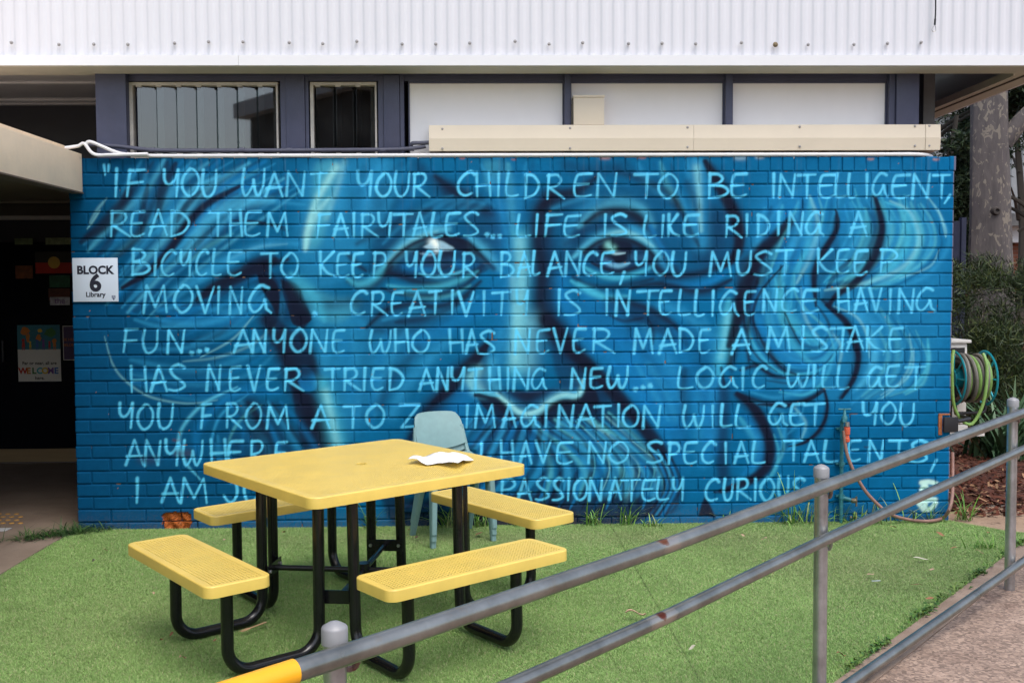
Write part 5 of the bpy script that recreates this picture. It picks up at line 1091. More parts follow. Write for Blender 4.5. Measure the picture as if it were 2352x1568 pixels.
# ------------------------------------------------------------------ handrail
PD = [Vector((-.341,-4.609,0)), Vector((1.265,-3.012,0)), Vector((2.734,-1.61,0))]; PZ = [.853,.912,1.01]
rail = empty('handrail', (1.265,-3.012,0), 'galvanised pipe handrail with three capped posts and a yellow sleeve, sloping across the front', 'handrail'); rl = Vector(rail.location)
RP = .026; OFF = .056
for i, p in enumerate(PD):
    px = (768,1887,2327)[i]
    po_ = MB().tube([p-rl+Vector((0,0,-.03)), p-rl+Vector((0,0,PZ[i]-.03))], RP, 20).build('post', M_steel, rail)
    MB().lathe([(.0295,-.045),(.0295,-.012),(.027,-.007),(.012,.002),(0,.005)], tuple(p-rl+Vector((0,0,PZ[i]))), 'z', 20).build('cap', mat('grey_post_cap',(.30,.30,.31),.5,metal=.2,var=.08) if i == 0 else bpy.data.materials['grey_post_cap'], po_)
seg = [(PD[1]-PD[0]).normalized(), (PD[2]-PD[1]).normalized()]
nrm = [Vector((s.y,-s.x,0)) for s in seg]
def on_rail(px, py):
    """the sight line cut by the upright plane the rails lie in"""
    d = RT*((px-1176)/CF)-UP*((py-784)/CF)+FW; o = Vector((0,-CD,CH)); nn = (nrm[0] if px < 1887 else nrm[1]); q = PD[1]+(nrm[0]+nrm[1]).normalized()*OFF
    return o+d*((q-o).dot(nn)/d.dot(nn))
def extend(a, b, L): return b+(b-a).normalized()*L
r1 = [on_rail(676,1541), on_rail(917.6,1461.7), on_rail(1534.6,1252), on_rail(1894,1117.5), on_rail(2294,969), on_rail(2352,947)]
def rr(pts, name, r): return MB().tube([q-rl for q in pts], r, 18).build(name, M_rail, rail)
# the rails' steel, with the rust spots and the pale weld wraps where they are
jt1, jt2 = on_rail(1534.6,1246), on_rail(1518,1418)
M_rail = mat('worn_rail_steel', (.205,.208,.19), .30, metal=.9, var=.3, scale=6, bump=.0004, bscale=80, dirt=((.30,.26,.21), 7, .58), col2=(.36,.36,.335))
def rust_spots(M, spots, base):
    n = M.node_tree.nodes; L = M.node_tree.links; p = n['Principled BSDF']; src = p.inputs['Base Color'].links[0].from_socket
    tc = n.new('ShaderNodeTexCoord'); nz = n.new('ShaderNodeTexNoise'); nz.inputs['Scale'].default_value = 60; nz.inputs['Detail'].default_value = 6; L.new(tc.outputs['Object'], nz.inputs['Vector'])
    for (c, r_, col, thr, mtl) in spots:
        vd = n.new('ShaderNodeVectorMath'); vd.operation = 'DISTANCE'; L.new(tc.outputs['Object'], vd.inputs[0]); vd.inputs[1].default_value = c
        mr = n.new('ShaderNodeMapRange'); mr.inputs[1].default_value = r_; mr.inputs[2].default_value = r_*.4; mr.inputs[3].default_value = 0; mr.inputs[4].default_value = 1; L.new(vd.outputs['Value'], mr.inputs[0])
        ad = n.new('ShaderNodeMath'); ad.operation = 'MULTIPLY_ADD'; L.new(nz.outputs['Fac'], ad.inputs[0]); ad.inputs[1].default_value = 1.3; ad.inputs[2].default_value = -thr
        ad2 = n.new('ShaderNodeMath'); ad2.operation = 'ADD'; ad2.use_clamp = True; L.new(mr.outputs[0], ad2.inputs[0]); L.new(ad.outputs[0], ad2.inputs[1])
        cl = n.new('ShaderNodeMapRange'); cl.inputs[1].default_value = .62; cl.inputs[2].default_value = .85; L.new(ad2.outputs[0], cl.inputs[0])
        m_ = n.new('ShaderNodeMath'); m_.operation = 'MULTIPLY'; L.new(cl.outputs[0], m_.inputs[0]); L.new(mr.outputs[0], m_.inputs[1])
        mx = n.new('ShaderNodeMix'); mx.data_type = 'RGBA'; L.new(m_.outputs[0], mx.inputs[0]); L.new(src, mx.inputs[6]); mx.inputs[7].default_value = (*col,1); src = mx.outputs[2]
    L.new(src, p.inputs['Base Color'])
toC = Vector((.1,-.9,.5)).normalized()
s1 = jt1-rl+Vector((0,-.012,.018)); s2 = jt2-rl+Vector((0,-.014,.016))
rust_spots(M_rail, [(s1, .075, (.44,.40,.36), .45, 0), (s1-Vector((.02,.02,-.004)), .036, (.27,.085,.035), .45, 0), (s2, .10, (.44,.40,.35), .45, 0), (s2-Vector((.0,.0,0)), .030, (.19,.045,.025), .45, 0)], None)
rr([extend(r1[1],r1[0],.0)]+r1[1:5]+[extend(r1[3],r1[4],1.8)], 'top_rail', .0240)
MB().tube([extend(r1[1],r1[0],.42)-rl, r1[0]-rl], .0262, 18).build('yellow_sleeve', M_sleeve, rail)
r2 = [on_rail(1234,1547.5), on_rail(1534.7,1414), on_rail(1887,1243), on_rail(2352,1031)]
rr([extend(r2[1],r2[0],1.3)]+r2[1:3]+[extend(r2[2],r2[3],1.6)], 'middle_rail', .0215)
r3 = [on_rail(2008.7,1529), on_rail(2352,1288)]
rr([extend(r3[1],r3[0],1.6), extend(r3[0],r3[1],1.3)], 'lower_rail', .0215)
def brk(i, px, py, drop=.045, rusty=False):
    q = on_rail(px, py)-rl; p = PD[i]-rl; nn = (nrm[0]+nrm[1]).normalized(); sd_ = seg[min(i,1)]
    a = Vector((p.x,p.y,q.z-drop-.01))+sd_*RP*.8; m_ = a+sd_*.02+nn*.015; e_ = q+sd_*.075+Vector((0,0,-.016+.035*.4))
    MB().tube(catmull([a,m_,e_], .01), .0075, 8).lathe([(.013,-.006),(.011,.006)], tuple(a), 'z', 10).build('bracket', M_rust if rusty else M_steel, rail)
M_rust = mat('rusty_bracket', (.26,.25,.25), .6, metal=.3, scale=30, col2=(.16,.045,.025))
brk(0,768,1504,.05,True); brk(1,1887,1120,.05,True); brk(1,1887,1243,.05); brk(2,2327,957,.04,True); brk(2,2327,1042,.04); brk(2,2327,1306,.03,True); brk(1,1887,1600,.03)
# ------------------------------------------------------------------ garden tap and hose
tx_ = 2.389
tap = empty('garden_tap', (tx_,-.045,0), 'teal painted standpipe with a tap and orange hose connector on the mural wall', 'tap')
MB().tube([(0,0,-.02),(0,0,.66)], .0125, 12).build('standpipe', M_teal, tap)
for z in (.18,.40,.64): MB().tube([(0,0,z-.016),(0,0,z+.016)], .0175, 10).box((-.03,.012,z-.006),(.03,.04,z+.006)).build('pipe_clamp', M_teal, tap)
tz = .665
MB().tube(bend([(0,0,tz-.02),(0,0,tz+.03),(.0,-.05,tz+.035)],.015), .013, 12).lathe([(.013,.0),(.019,.004),(.019,.03),(.012,.04),(.008,.075),(.006,.078)], (.006,-.03,tz+.03), 'z', 14).build('tap_body', M_teal, tap)
MB().tube([(-.036,-.03,tz+.112),(.048,-.03,tz+.112)], .0055, 8).tube([(.006,-.03,tz+.10),(.006,-.03,tz+.118)], .008, 8).build('tap_handle', M_teal, tap)
hx_ = .014
MB().lathe([(.012,.01),(.0165,.008),(.0165,-.02),(.012,-.022)], (hx_,-.058,tz+.02), 'z', 14).build('spout', M_bolt, tap)
MB().lathe([(.019,0),(.0205,-.006),(.0195,-.05),(.014,-.055)], (hx_,-.058,tz-.004), 'z', 16).build('hose_connector', M_redp, tap)
MB().lathe([(.013,0),(.015,-.004),(.015,-.02),(.019,-.024),(.019,-.045),(.012,-.05)], (hx_,-.058,tz-.057), 'z', 16).build('connector_collar', M_redp, tap)
q = at(1935,1133,y=-.05)
MB().tube(bend([(0,0,.10),(0,-.0,.175),(.06,-.03,.16)],.02), .014, 10).build('elbow', M_teal, tap)
MB().lathe([(.012,0),(.017,.006),(.017,.03),(.010,.034)], (.055,-.035,.158), 'x', 10).box((.085,-.045,.12),(.094,-.03,.185)).build('brass_valve', mat('worn_brass', (.20,.16,.11), .5, metal=.6), tap)
hp_ = [at(1938,992,y=-.10)+Vector((0,0,.01)), at(1940,1010,y=-.105), at(1946,1044,y=-.11), at(1960,1080,y=-.12), at(1984,1122,y=-.13), at(2012,1154,y=-.14), at(2045,1180,y=-.15)]
hp_ += [Vector((q.x,q.y,.022)) for q in (at(2085,1193,z=.02), at(2130,1197,z=.02), at(2165,1190,z=.02))]+[at(2180,1170,y=-.10), at(2187,1140,y=-.03), at(2188,1100,y=.10), at(2188,1040,y=.30)]
hs_ = MB().tube(catmull(hp_, .025), .0115, 10).build('garden_hose', M_hose_tan); tag(rebase(hs_, (2.75,-.2,.02)), 'thin brown hose hanging from the tap and looping along the turf round the wall end', 'hose')

# ------------------------------------------------------------------ hose reel at the end of the wall
RC = Vector((3.515,.5,.93)); reel = empty('hose_reel', (3.2,.1,.6), 'wall mounted hose reel with cyan rims, wound with green and grey hose', 'hose reel'); ro = Vector(reel.location); c = RC-ro
def rim(x, nm):
    MB().lathe([(.195,-.006),(.203,0),(.195,.006),(.185,.006),(.185,-.006),(.195,-.006)], (c.x+x,c.y,c.z), 'x', 40).build(nm, M_cyan, reel)
    m_ = MB()
    for k in range(8): a = k*pi/4; m_.tube([(c.x+x,c.y+.05*cos(a),c.z+.05*sin(a)),(c.x+x,c.y+.188*cos(a),c.z+.188*sin(a))], .007, 6)
    m_.lathe([(0,-.01),(.06,-.01),(.06,.01),(0,.01)], (c.x+x,c.y,c.z), 'x', 20).build('spokes', M_cyan, reel)
rim(-.115,'rim'); rim(.115,'rim')
MB().lathe([(.07,-.11),(.07,.11)], tuple(c), 'x', 24).build('drum', M_cyan, reel)
for k in range(9):
    x = -.095+k*.0238; r_ = .155+.014*sin(k*2.3)+.006*(k%2); pts = [(c.x+x+.010*sin(a*1.0+k),c.y+r_*cos(a),c.z+r_*sin(a)) for a in np.linspace(0,2*pi,41)]
    MB().tube(pts, .0135, 8, caps=False).build('hose_coil', M_hose_green if k in (2,4,8) else M_hose_grey, reel)
for k in range(8):
    x = -.083+k*.0238; r_ = .128; pts = [(c.x+x,c.y+r_*cos(a),c.z+r_*sin(a)) for a in np.linspace(0,2*pi,33)]
    MB().tube(pts, .0145, 8, caps=False).build('hose_coil', M_hose_grey, reel)
L_ = catmull([at(2258,812,y=.36), at(2266,835,y=.32), at(2266,880,y=.31), at(2257,930,y=.31), at(2240,965,y=.31), at(2226,975,y=.31), at(2206,962,y=.31), at(2191,930,y=.31), at(2187,880,y=.31), at(2187,830,y=.33), at(2190,805,y=.37)], .03)
MB().tube([p-ro for p in L_], .0115, 8).build('hose_tail', M_hose_green, reel)
k0, k1 = at(2166,992,y=-.012), at(2203,957,y=-.012)
MB().box((k0.x-ro.x,-.03-ro.y,k0.z-ro.z),(k1.x-.012-ro.x,-.008-ro.y,k1.z-ro.z), bev=.004).build('mount_plate', M_blackp, reel)
MB().tube([p-ro for p in bend([Vector((k1.x-.02,-.02,k1.z-.03)), Vector((3.33,.10,k1.z-.03)), Vector((3.40,.46,k1.z-.035)), Vector((3.40,.5,.93))], .04)], .014, 10).tube([p-ro for p in bend([Vector((3.40,.46,k1.z-.035)), Vector((3.62,.47,k1.z-.03)), Vector((3.65,.5,.93)), Vector((3.63,.5,.93))], .03)], .012, 10).build('carrying_arm', M_blackp, reel)
ob = MB().box((k0.x-.028,-.0065,k0.z-.02),(k0.x-.004,.012,k1.z+.012)).box((k0.x-.028,-.006,k1.z+.0125),(3.145,.012,k1.z+.022)).build('bare_brick_patch', M_orange); ob.parent = wall; ob.location = -Vector(wall.location)
# air conditioner unit standing behind the reel
ac = empty('air_conditioner', (3.42,.95,.46), 'white outdoor air conditioner on a wall bracket behind the hose reel', 'air conditioner')
MB().box((-.22,-.15,.09),(.225,.15,.71), bev=.02).build('casing', M_acw, ac)
MB().box((-.2,-.156,.63),(.20,-.150,.675)).box((-.2,-.156,.14),(.11,-.150,.30)).box((-.2,-.156,.32),(.11,-.150,.58)).build('grille', M_blackp, ac)
MB().box((-.24,-.17,.71),(.245,.17,.735), bev=.008).build('top_cover', M_acw, ac)
MB().box((-.25,-.16,.0),(.36,-.11,.045)).box((-.25,.11,.0),(.36,.16,.045)).build('bracket', M_acw, ac)
# drain grate
gq = at(2262,1150,z=0); gr = empty('drain_grate', (gq.x,gq.y,-.006), 'grey ribbed drain grate in the dirt beside the wall end', 'drain grate')
g_ = MB()
for k in range(13): g_.box((-.2+k*.032,-.16,-.005),(-.2+k*.032+.016,.16,.006))
g_.box((-.215,-.175,-.006),(.215,-.162,.008)).box((-.215,.162,-.006),(.215,.175,.008)).build('bars', mat('cast_iron_grate', (.17,.14,.12), .8), gr)

# ------------------------------------------------------------------ doorway posters, flag, floor studs
yD = 2.722
def poster(name, p0, p1, m, label, y=yD):
    a_, b_ = at(*p0, y=y), at(*p1, y=y); c_ = (a_+b_)/2; o = empty(name, (c_.x,y,c_.z), label, 'poster'); hw, hh = abs(b_.x-a_.x)/2, abs(b_.z-a_.z)/2
    MB().box((-hw,-.002,-hh),(hw,.001,hh)).build('sheet', m, o); return o, hw, hh
M_pw = mat('poster_white', (.62,.60,.56), .6, var=.03); M_psea = mat('poster_sea_blue', (.03,.16,.22), .6, scale=9)
po1, hw, hh = poster('welcome_poster', (43,876), (137.5,746), M_pw, 'white poster with a map and children reading WELCOME on the dark door')
MB().box((-hw,-.0035,hh*.14),(hw,-.0022,hh)).build('map_sea', M_psea, po1)
M_or = flat('poster_orange', (.50,.17,.03)); M_gn = flat('poster_green', (.05,.17,.05)); M_yl = flat('poster_yellow', (.60,.40,.04)); M_rd = flat('poster_red', (.45,.04,.03)); M_sk = flat('poster_brown', (.20,.09,.045)); M_bl = flat('poster_blue', (.05,.12,.36)); M_pu = flat('poster_purple', (.16,.07,.28)); M_te = flat('poster_teal', (.05,.32,.36)); M_ky = flat('poster_black', (.02,.02,.02))
def blob(P, z, o, m, nm): 
    n = len(P); mb = MB().add([(x,-.0036-z,y) for x,y in P], [tuple(range(n))]); return mb.build(nm, m, o)
def poly(cx, cy, rx, ry, s, n=14): r_ = random.Random(s); return [(cx+rx*cos(2*pi*k/n)*r_.uniform(.6,1.15), cy+ry*sin(2*pi*k/n)*r_.uniform(.6,1.15)) for k in range(n)]
for i, (cx, cy, rx, ry, m) in enumerate([(-.62,.80,.22,.16,M_or),(-.5,.55,.11,.2,M_or),(.0,.55,.13,.15,M_or),(.08,.8,.12,.08,M_yl),(.55,.74,.33,.17,M_gn),(.72,.42,.12,.1,M_or)]): blob(poly(cx*hw,cy*hh,rx*hw,ry*hh,i), .0002*(i+1), po1, m, 'map_land')
for i, (x, m, s) in enumerate([(-.72,M_rd,1.1),(-.4,M_yl,.8),(-.08,M_bl,1),(.22,M_pu,1),(.5,M_rd,.8),(.74,M_or,1.1)]):
    f_ = MB(); bx, by = x*hw, .18*hh+.012*s
    f_.add([(bx-.014*s,-.0058,by),(bx+.014*s,-.0058,by),(bx+.009*s,-.0058,by+.042*s),(bx-.009*s,-.0058,by+.042*s)], [(0,1,2,3)], 0)
    f_.add([(bx+.013*s*cos(a),-.0060,by+.056*s+.014*s*sin(a)) for a in np.linspace(0,2*pi,13)[:-1]], [tuple(range(12))], 1)
    f_.add([(bx-.010*s,-.0057,by-.028*s),(bx-.004*s,-.0057,by-.028*s),(bx-.003*s,-.0057,by),(bx-.009*s,-.0057,by)], [(0,1,2,3)], 1).add([(bx+.004*s,-.0057,by-.028*s),(bx+.010*s,-.0057,by-.028*s),(bx+.009*s,-.0057,by),(bx+.003*s,-.0057,by)], [(0,1,2,3)], 1)
    f_.build('drawn_child', [m, M_sk], po1)
text('line_of_text', 'Far or near, all are', .042, M_ky, Vector((0,-.0028,-.40*hh)), parent=po1, bold=.0008)
for i, ch in enumerate('WELCOME'): text('welcome_letter', ch, .078, [M_rd,M_or,M_gn,M_te,M_yl,M_pu,M_bl][i], Vector(((-.78+i*.26)*hw,-.0028,-.72*hh)), parent=po1, bold=.003)
text('line_of_text', 'here.', .042, M_ky, Vector((0,-.0028,-.93*hh)), parent=po1, bold=.0008)
po2, hw, hh = poster('purple_poster', (146,827), (172,748), mat('poster_dark_purple', (.055,.03,.09), .5), 'dark purple poster half hidden behind the mural wall edge')
MB().box((-hw,-.004,-hh),(-hw+.006,-.0022,hh)).box((-hw,-.004,-hh),(hw,-.0022,-hh+.006)).box((-hw,-.004,hh-.006),(hw,-.0022,hh)).build('white_border', M_pw, po2)
for k, (s_, z) in enumerate((('BE HERE',.02),('BELONG',-.03))): text('poster_lettering', s_, .035, M_or, Vector((.01,-.0028,z)), parent=po2)
# flag in the door glass
fa, fb = at(82,628,y=yD), at(172,578,y=yD); fc = (fa+fb)/2; flag = empty('flag', (fc.x,yD,fc.z), 'black and red flag with a yellow disc inside the dark doorway', 'flag'); hw, hh = (fb.x-fa.x)/2, (fb.z-fa.z)/2
MB().box((-hw,-.002,0),(hw,.001,hh)).build('black_half', M_ky, flag); MB().box((-hw,-.002,-hh),(hw,.001,-.0005)).build('red_half', mat('flag_red', (.36,.022,.015), .7), flag)
MB().lathe([(0,-.0035),(hh*.55,-.0035),(hh*.55,-.001)], (-hw*.06,0,0), 'y', 28).build('yellow_disc', mat('flag_yellow', (.52,.33,.06), .7), flag)
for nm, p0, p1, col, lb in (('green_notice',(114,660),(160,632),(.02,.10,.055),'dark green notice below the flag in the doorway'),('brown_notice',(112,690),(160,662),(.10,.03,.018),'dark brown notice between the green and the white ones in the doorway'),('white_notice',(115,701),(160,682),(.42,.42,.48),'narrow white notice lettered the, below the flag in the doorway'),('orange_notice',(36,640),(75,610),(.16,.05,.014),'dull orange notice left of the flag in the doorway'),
    ('painted_reflection',(34,562),(75,547),(.10,.14,.07),'small pale green painted tree reflection at the left above the flag'),('painted_reflection',(105,562),(172,546),(.18,.22,.12),'wider pale green painted tree reflection above the flag')):  # the two pale green strips stand in for tree reflections in the door glass
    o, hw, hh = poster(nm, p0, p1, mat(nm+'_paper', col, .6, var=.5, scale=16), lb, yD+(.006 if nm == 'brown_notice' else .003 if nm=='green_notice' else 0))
    if nm == 'white_notice': text('notice_lettering', 'the', .075, M_pu, Vector((0,-.0028,-.022)), parent=o)
M_stud = mat('yellow_tactile_stud', (.50,.27,.07), .6, var=.15)
si = 0
for r_, ys in enumerate((1180,1186.5,1194,1201)):
    for k in range(3):
        p = at(-2+k*20+(r_%2)*9, ys, z=0)
        o = MB().lathe([(.0175,0),(.0165,.0045),(.012,.006),(0,.006)], (0,0,-.001), 'z', 14).build('tactile_stud', M_stud); o.location = (p.x,p.y,0); tag(o, 'round yellow tactile stud on the concrete by the doorway', 'tactile stud', 'tactile studs on the walkway')
p = at(8,1216,z=0); o = MB().prism([(-.3,-.035),(.05,-.04),(.055,.045),(-.3,.05)], -.001, .003).build('floor_marking', mat('white_floor_paint',(.5,.5,.5),.8)); o.location = (p.x-.02,p.y,0); tag(o, 'pale painted marking on the concrete at the left edge', 'floor marking')

# ------------------------------------------------------------------ litter: fork, leaves
fk = MB(); f0, f1 = at(553,1450,z=.024), at(612,1428,z=.024); L_ = (f1-f0).length; a_ = math.atan2(f1.y-f0.y, f1.x-f0.x)
fk.prism([(.045,-.010),(.055,-.006),(.075,-.0048),(L_-.004,-.006),(L_,0),(L_-.004,.006),(.075,.0048),(.055,.006),(.045,.010),(.03,.0105),(.03,-.0105)], 0, .0025)
for s in (-.0075,0,.0075): fk.prism([(0,s-.0012),(.03,s-.0026),(.03,s+.0026),(0,s+.0012)], 0, .0025)
o = fk.build('wooden_fork', M_wood); o.location = f0; o.rotation_euler = (0,0,a_); tag(o, 'small wooden fork lying on the turf under the left bench', 'fork')
M_leafs = [mat('dry_leaf_brown', (.24,.105,.05), .8, scale=40, col2=(.33,.17,.09)), mat('dry_leaf_tan', (.42,.26,.17), .8, scale=40, col2=(.50,.34,.24)), mat('dry_leaf_pale', (.50,.46,.36), .8, scale=40), mat('dry_leaf_dark', (.10,.05,.03), .8, scale=40)]
def leaf(px, py, L_, W_, m, ang, curl, label, nm='fallen_leaf'):
    p = at(px,py,z=.02); V = []; F = []; n = 7
    for i in range(n):
        t = i/(n-1); w_ = W_*sin(pi*min(1,t*.96+.03))**.8; zz = curl*sin(t*pi*1.6+.4)
        V += [(t*L_-L_/2,-w_/2,zz+.004*abs(curl)/.01),(t*L_-L_/2,0,zz),(t*L_-L_/2,w_/2,zz+.004*abs(curl)/.01)]
    for i in range(n-1): F += [(i*3,i*3+1,i*3+4,i*3+3),(i*3+1,i*3+2,i*3+5,i*3+4)]
    o = MB().add(V,F,0,True).build(nm, M_leafs[m]); o.location = (p.x,p.y,.022+abs(curl)); o.rotation_euler = (rnd.uniform(-.25,.25),rnd.uniform(-.2,.2),ang)
    return tag(o, label, 'leaf', 'fallen leaves on the turf')
leaf(1460,1416,.10,.028,1,.1,.016,'large curled pinkish tan leaf between the two lower handrails')
leaf(2115,1284,.095,.020,2,.1,.004,'pale flat leaf on the turf right of the middle handrail post')
leaf(420,1514,.05,.020,1,1.2,.008,'tan leaf standing out on the turf in front of the left bench')
leaf(371,1472,.035,.015,0,2.0,.006,'small brown leaf on the turf near the left bench leg')
leaf(1932,1507,.045,.02,0,.2,.008,'brown crumpled leaf right beside the nearest handrail post foot')
leaf(2053,1212,.05,.03,0,.4,.006,'brown leaf on the far turf behind the middle rail')
leaf(1755,1239,.04,.018,1,2.6,.006,'tan leaf on the turf under the top handrail near the wall')
leaf(2000,1320,.05,.02,1,.3,.003,'tan leaf lying in the worn patch of turf at right')
leaf(2105,1345,.06,.018,0,2.9,.005,'long brown leaf in the worn patch of turf at right')
leaf(1925,1238,.06,.02,0,.1,.004,'reddish leaf on the turf beside the middle handrail post')
for i, (px, py, L_, m) in enumerate([(242,1265,.03,1),(327,1238,.03,1),(515,1240,.035,1),(353,1364,.025,1),(394,1459,.03,0),(494,1472,.03,0),(215,1290,.04,2),(770,1436,.04,3),(945,1216,.06,0),(1172,1183,.05,0),(1100,1226,.09,0),(957,1234,.05,3),(652,1224,.05,0),(855,1328,.07,3),(912,1302,.05,0),(765,1500,.03,0),
        (1706,1230,.05,1),(1740,1180,.06,0),(1700,1183,.07,0),(1820,1190,.05,0),(1870,1188,.06,0),(1960,1192,.07,0),(2020,1196,.05,0),(2250,1270,.05,1),(2140,1310,.04,1),(2190,1260,.04,0),(1895,1260,.05,0),(2160,1228,.06,0),(2270,1225,.05,0),(2135,1376,.05,0),(1755,1290,.03,0),(1770,1315,.04,0),(1590,1490,.05,2),(1520,1250,.03,0)]):
    leaf(px, py, L_, L_*.4, m, rnd.uniform(0,6), rnd.uniform(.002,.008), 'small dry leaf scrap lying flat on the turf')
for px, py, w_, lb in ((2012,1335,.05,'translucent pale scrap of plastic on the turf by the handrail'),(2045,1500,.03,'tiny pale blue straw scrap on the turf near the path')):
    p = at(px,py,z=.02); o = MB().prism([(-w_/2,-.008),(w_/2,-.006),(w_/2,.008),(-w_/2,.006)], 0, .0015).build('litter_scrap', mat('litter_blue' if w_ < .04 else 'litter_grey', (.35,.6,.7) if w_ < .04 else (.38,.42,.42), .5)); o.location = (p.x,p.y,.024); o.rotation_euler = (0,0,-.4 if w_ < .04 else .1); tag(o, lb, 'litter')

# ------------------------------------------------------------------ weeds and plants
def blades(n, spread, Lr, Wr, seed, tones, droop=1.0, flat_=.0, base_r=.03, seg_=5, up=1.0):
    r = np.random.default_rng(seed); V = []; F = []; Pc = []
    for i in range(n):
        a = r.uniform(0,2*pi); L_ = r.uniform(*Lr); w_ = r.uniform(*Wr); el_ = np.clip(r.normal(1.05,.3)*up, .12, 1.5); dr = r.uniform(.4,1.3)*droop
        p = np.array([r.normal(0,base_r)*1.0, r.normal(0,base_r*.5), 0.]); dirv = np.array([cos(a),sin(a)*.8,0]); sd_ = np.array([-sin(a),cos(a),0]); b = len(V); tn = np.array(tones[r.integers(len(tones))])*r.uniform(.7,1.3)
        for k in range(seg_+1):
            t = k/seg_; ww = w_*(1-t**2.2)*.5+.0004; e_ = el_-dr*t
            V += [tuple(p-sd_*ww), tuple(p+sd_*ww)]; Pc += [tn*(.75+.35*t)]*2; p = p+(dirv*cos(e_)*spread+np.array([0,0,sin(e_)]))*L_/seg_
            p[2] = max(p[2], .004)
        F += [(b+2*k,b+2*k+1,b+2*k+3,b+2*k+2) for k in range(seg_)]
    return np.array(V), np.array(F), np.array(Pc)
M_weed = attr_mat('weed_leaf', .5, .35, var=.15)
GT = [(.15,.33,.05),(.22,.42,.08),(.10,.24,.045),(.30,.36,.12)]
weeds = [ (1355,1193,26,(.10,.26),'bright grass weed against the wall right of the far bench end',.035),(1437,1196,22,(.08,.24),'grass weed with long seed stalks at the wall left of the handrail',.03),(1496,1208,26,(.05,.11),'low soft green weed on the turf in front of the dark painted chin',.04),
  (1030,1192,40,(.12,.30),'grass weed clump under the stacked chairs',.05),(1105,1196,22,(.08,.2),'grass weed beside the right chair legs',.03),(862,1204,14,(.12,.28),'sparse grass weed at the wall between the table legs',.03),(1190,1190,12,(.06,.12),'little weed at the wall behind the right bench',.02),
  (1790,1183,30,(.14,.42),'tall grass weed at the wall left of the middle handrail post',.06),(1848,1184,46,(.10,.30),'thick grass weed clump just left of the middle handrail post',.07),(1950,1178,46,(.08,.26),'grass weed clump at the foot of the standpipe',.07),(2035,1180,14,(.12,.40),'thin grass weed inside the hose loop',.05),
  (2108,1176,16,(.1,.24),'thin grass weed at the wall below the white signature',.04),(2215,1194,30,(.10,.24),'bright grass weed in the dirt past the wall end',.035),(1650,1188,10,(.06,.16),'little weed at the wall under the painted black triangle',.02),(2255,1257,26,(.04,.14),'low weed creeping over the path edge by the far post',.05)]
for i, (px, py, n, Lr, lb, br_) in enumerate(weeds):
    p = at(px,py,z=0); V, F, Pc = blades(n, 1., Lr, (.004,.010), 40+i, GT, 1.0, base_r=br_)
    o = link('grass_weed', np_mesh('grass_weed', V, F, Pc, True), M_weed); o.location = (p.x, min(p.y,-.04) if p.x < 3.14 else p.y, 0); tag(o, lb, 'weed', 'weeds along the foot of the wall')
V, F, Pc = blades(420, 1.1, (.05,.17), (.003,.007), 77, [(.05,.11,.03),(.07,.16,.035),(.035,.08,.03)], .9, base_r=.0, up=.5)
r = np.random.default_rng(6); off = np.repeat(np.stack([r.normal(0,.14,420), r.normal(0,.05,420), np.zeros(420)],1), 12, 0); off[:,1] += off[:,0]*.55; V = V+off
p = at(145,1226,z=0); o = link('couch_grass', np_mesh('couch_grass', V, F, Pc, True), M_weed); o.location = (p.x,p.y,0); tag(o, 'straggling dark green couch grass over the walkway edge at the wall corner', 'weed')
# creeping growth along the path edge
r = np.random.default_rng(61); n_ = 1500; tt = r.random(n_)**1.0; base = np.array([EDGE_A.x,EDGE_A.y])[None]+np.outer(tt*2.9, [ed.x,ed.y]); dn = np.clip(np.sin(tt*23)+np.sin(tt*61)*.8,0,2)/2
V = []; F = []; Pc = []
for i in range(n_):
    if r.random() > dn[i]*.9+.12: continue
    x, y = base[i]+r.normal(0,.014,2); a = r.uniform(0,2*pi); L_ = r.uniform(.012,.034); b = len(V); dx, dy = cos(a)*L_, sin(a)*L_; z0, z1 = r.uniform(.004,.016), r.uniform(.012,.035)
    V += [(x,y,z0),(x+dx*.5-dy*.3,y+dy*.5+dx*.3,z1),(x+dx,y+dy,z1*.9),(x+dx*.5+dy*.3,y+dy*.5-dx*.3,z1)]; F.append((b,b+1,b+2,b+3)); Pc += [np.array([(.09,.20,.03),(.05,.13,.025),(.15,.24,.05)][r.integers(3)])]*4
tag(link('creeping_weed', np_mesh('creeping_weed', V, F, Pc), M_weed), 'small green weeds creeping along the path edge', 'ground cover', kind='stuff')

# ------------------------------------------------------------------ behind the wall end: trees, shrub, flax, sheds
def leafcloud(n, sampler, Lr, Wr, tones, seed, tilt=.6, hang=0):
    r = np.random.default_rng(seed); C = sampler(r, n); n = len(C); a = r.uniform(0,2*pi,n); e = r.normal(hang,tilt,n); L_ = r.uniform(*Lr,n)[:,None]; W_ = r.uniform(*Wr,n)[:,None]
    D = np.stack([np.cos(a)*np.cos(e),np.sin(a)*np.cos(e),np.sin(e)],1); q = r.normal(0,1,(n,3)); Sd = np.cross(D,q); Sd /= np.linalg.norm(Sd,axis=1,keepdims=True)+1e-6
    V = np.stack([C, C+D*L_*.45+Sd*W_*.5, C+D*L_, C+D*L_*.45-Sd*W_*.5],1).reshape(-1,3)
    T_ = np.array(tones)[r.integers(len(tones),size=n)]*r.uniform(.65,1.35,(n,1))
    return V, np.arange(4*n).reshape(-1,4), np.repeat(T_,4,0)
def clumps(cs, per):
    def f(r, n):
        out = []
        w_ = np.array([c[3] for c in cs])**2; w_ = w_/w_.sum()
        for c, k in zip(cs, (w_*n).astype(int)):
            g = r.normal(0,1,(k,3)); g /= np.linalg.norm(g,axis=1,keepdims=True)+1e-6; rad = r.random((k,1))**per; out.append(np.array(c[:3])+g*rad*c[3]*np.array([1,1,c[4] if len(c) > 4 else .8]))
        return np.concatenate(out)
    return f
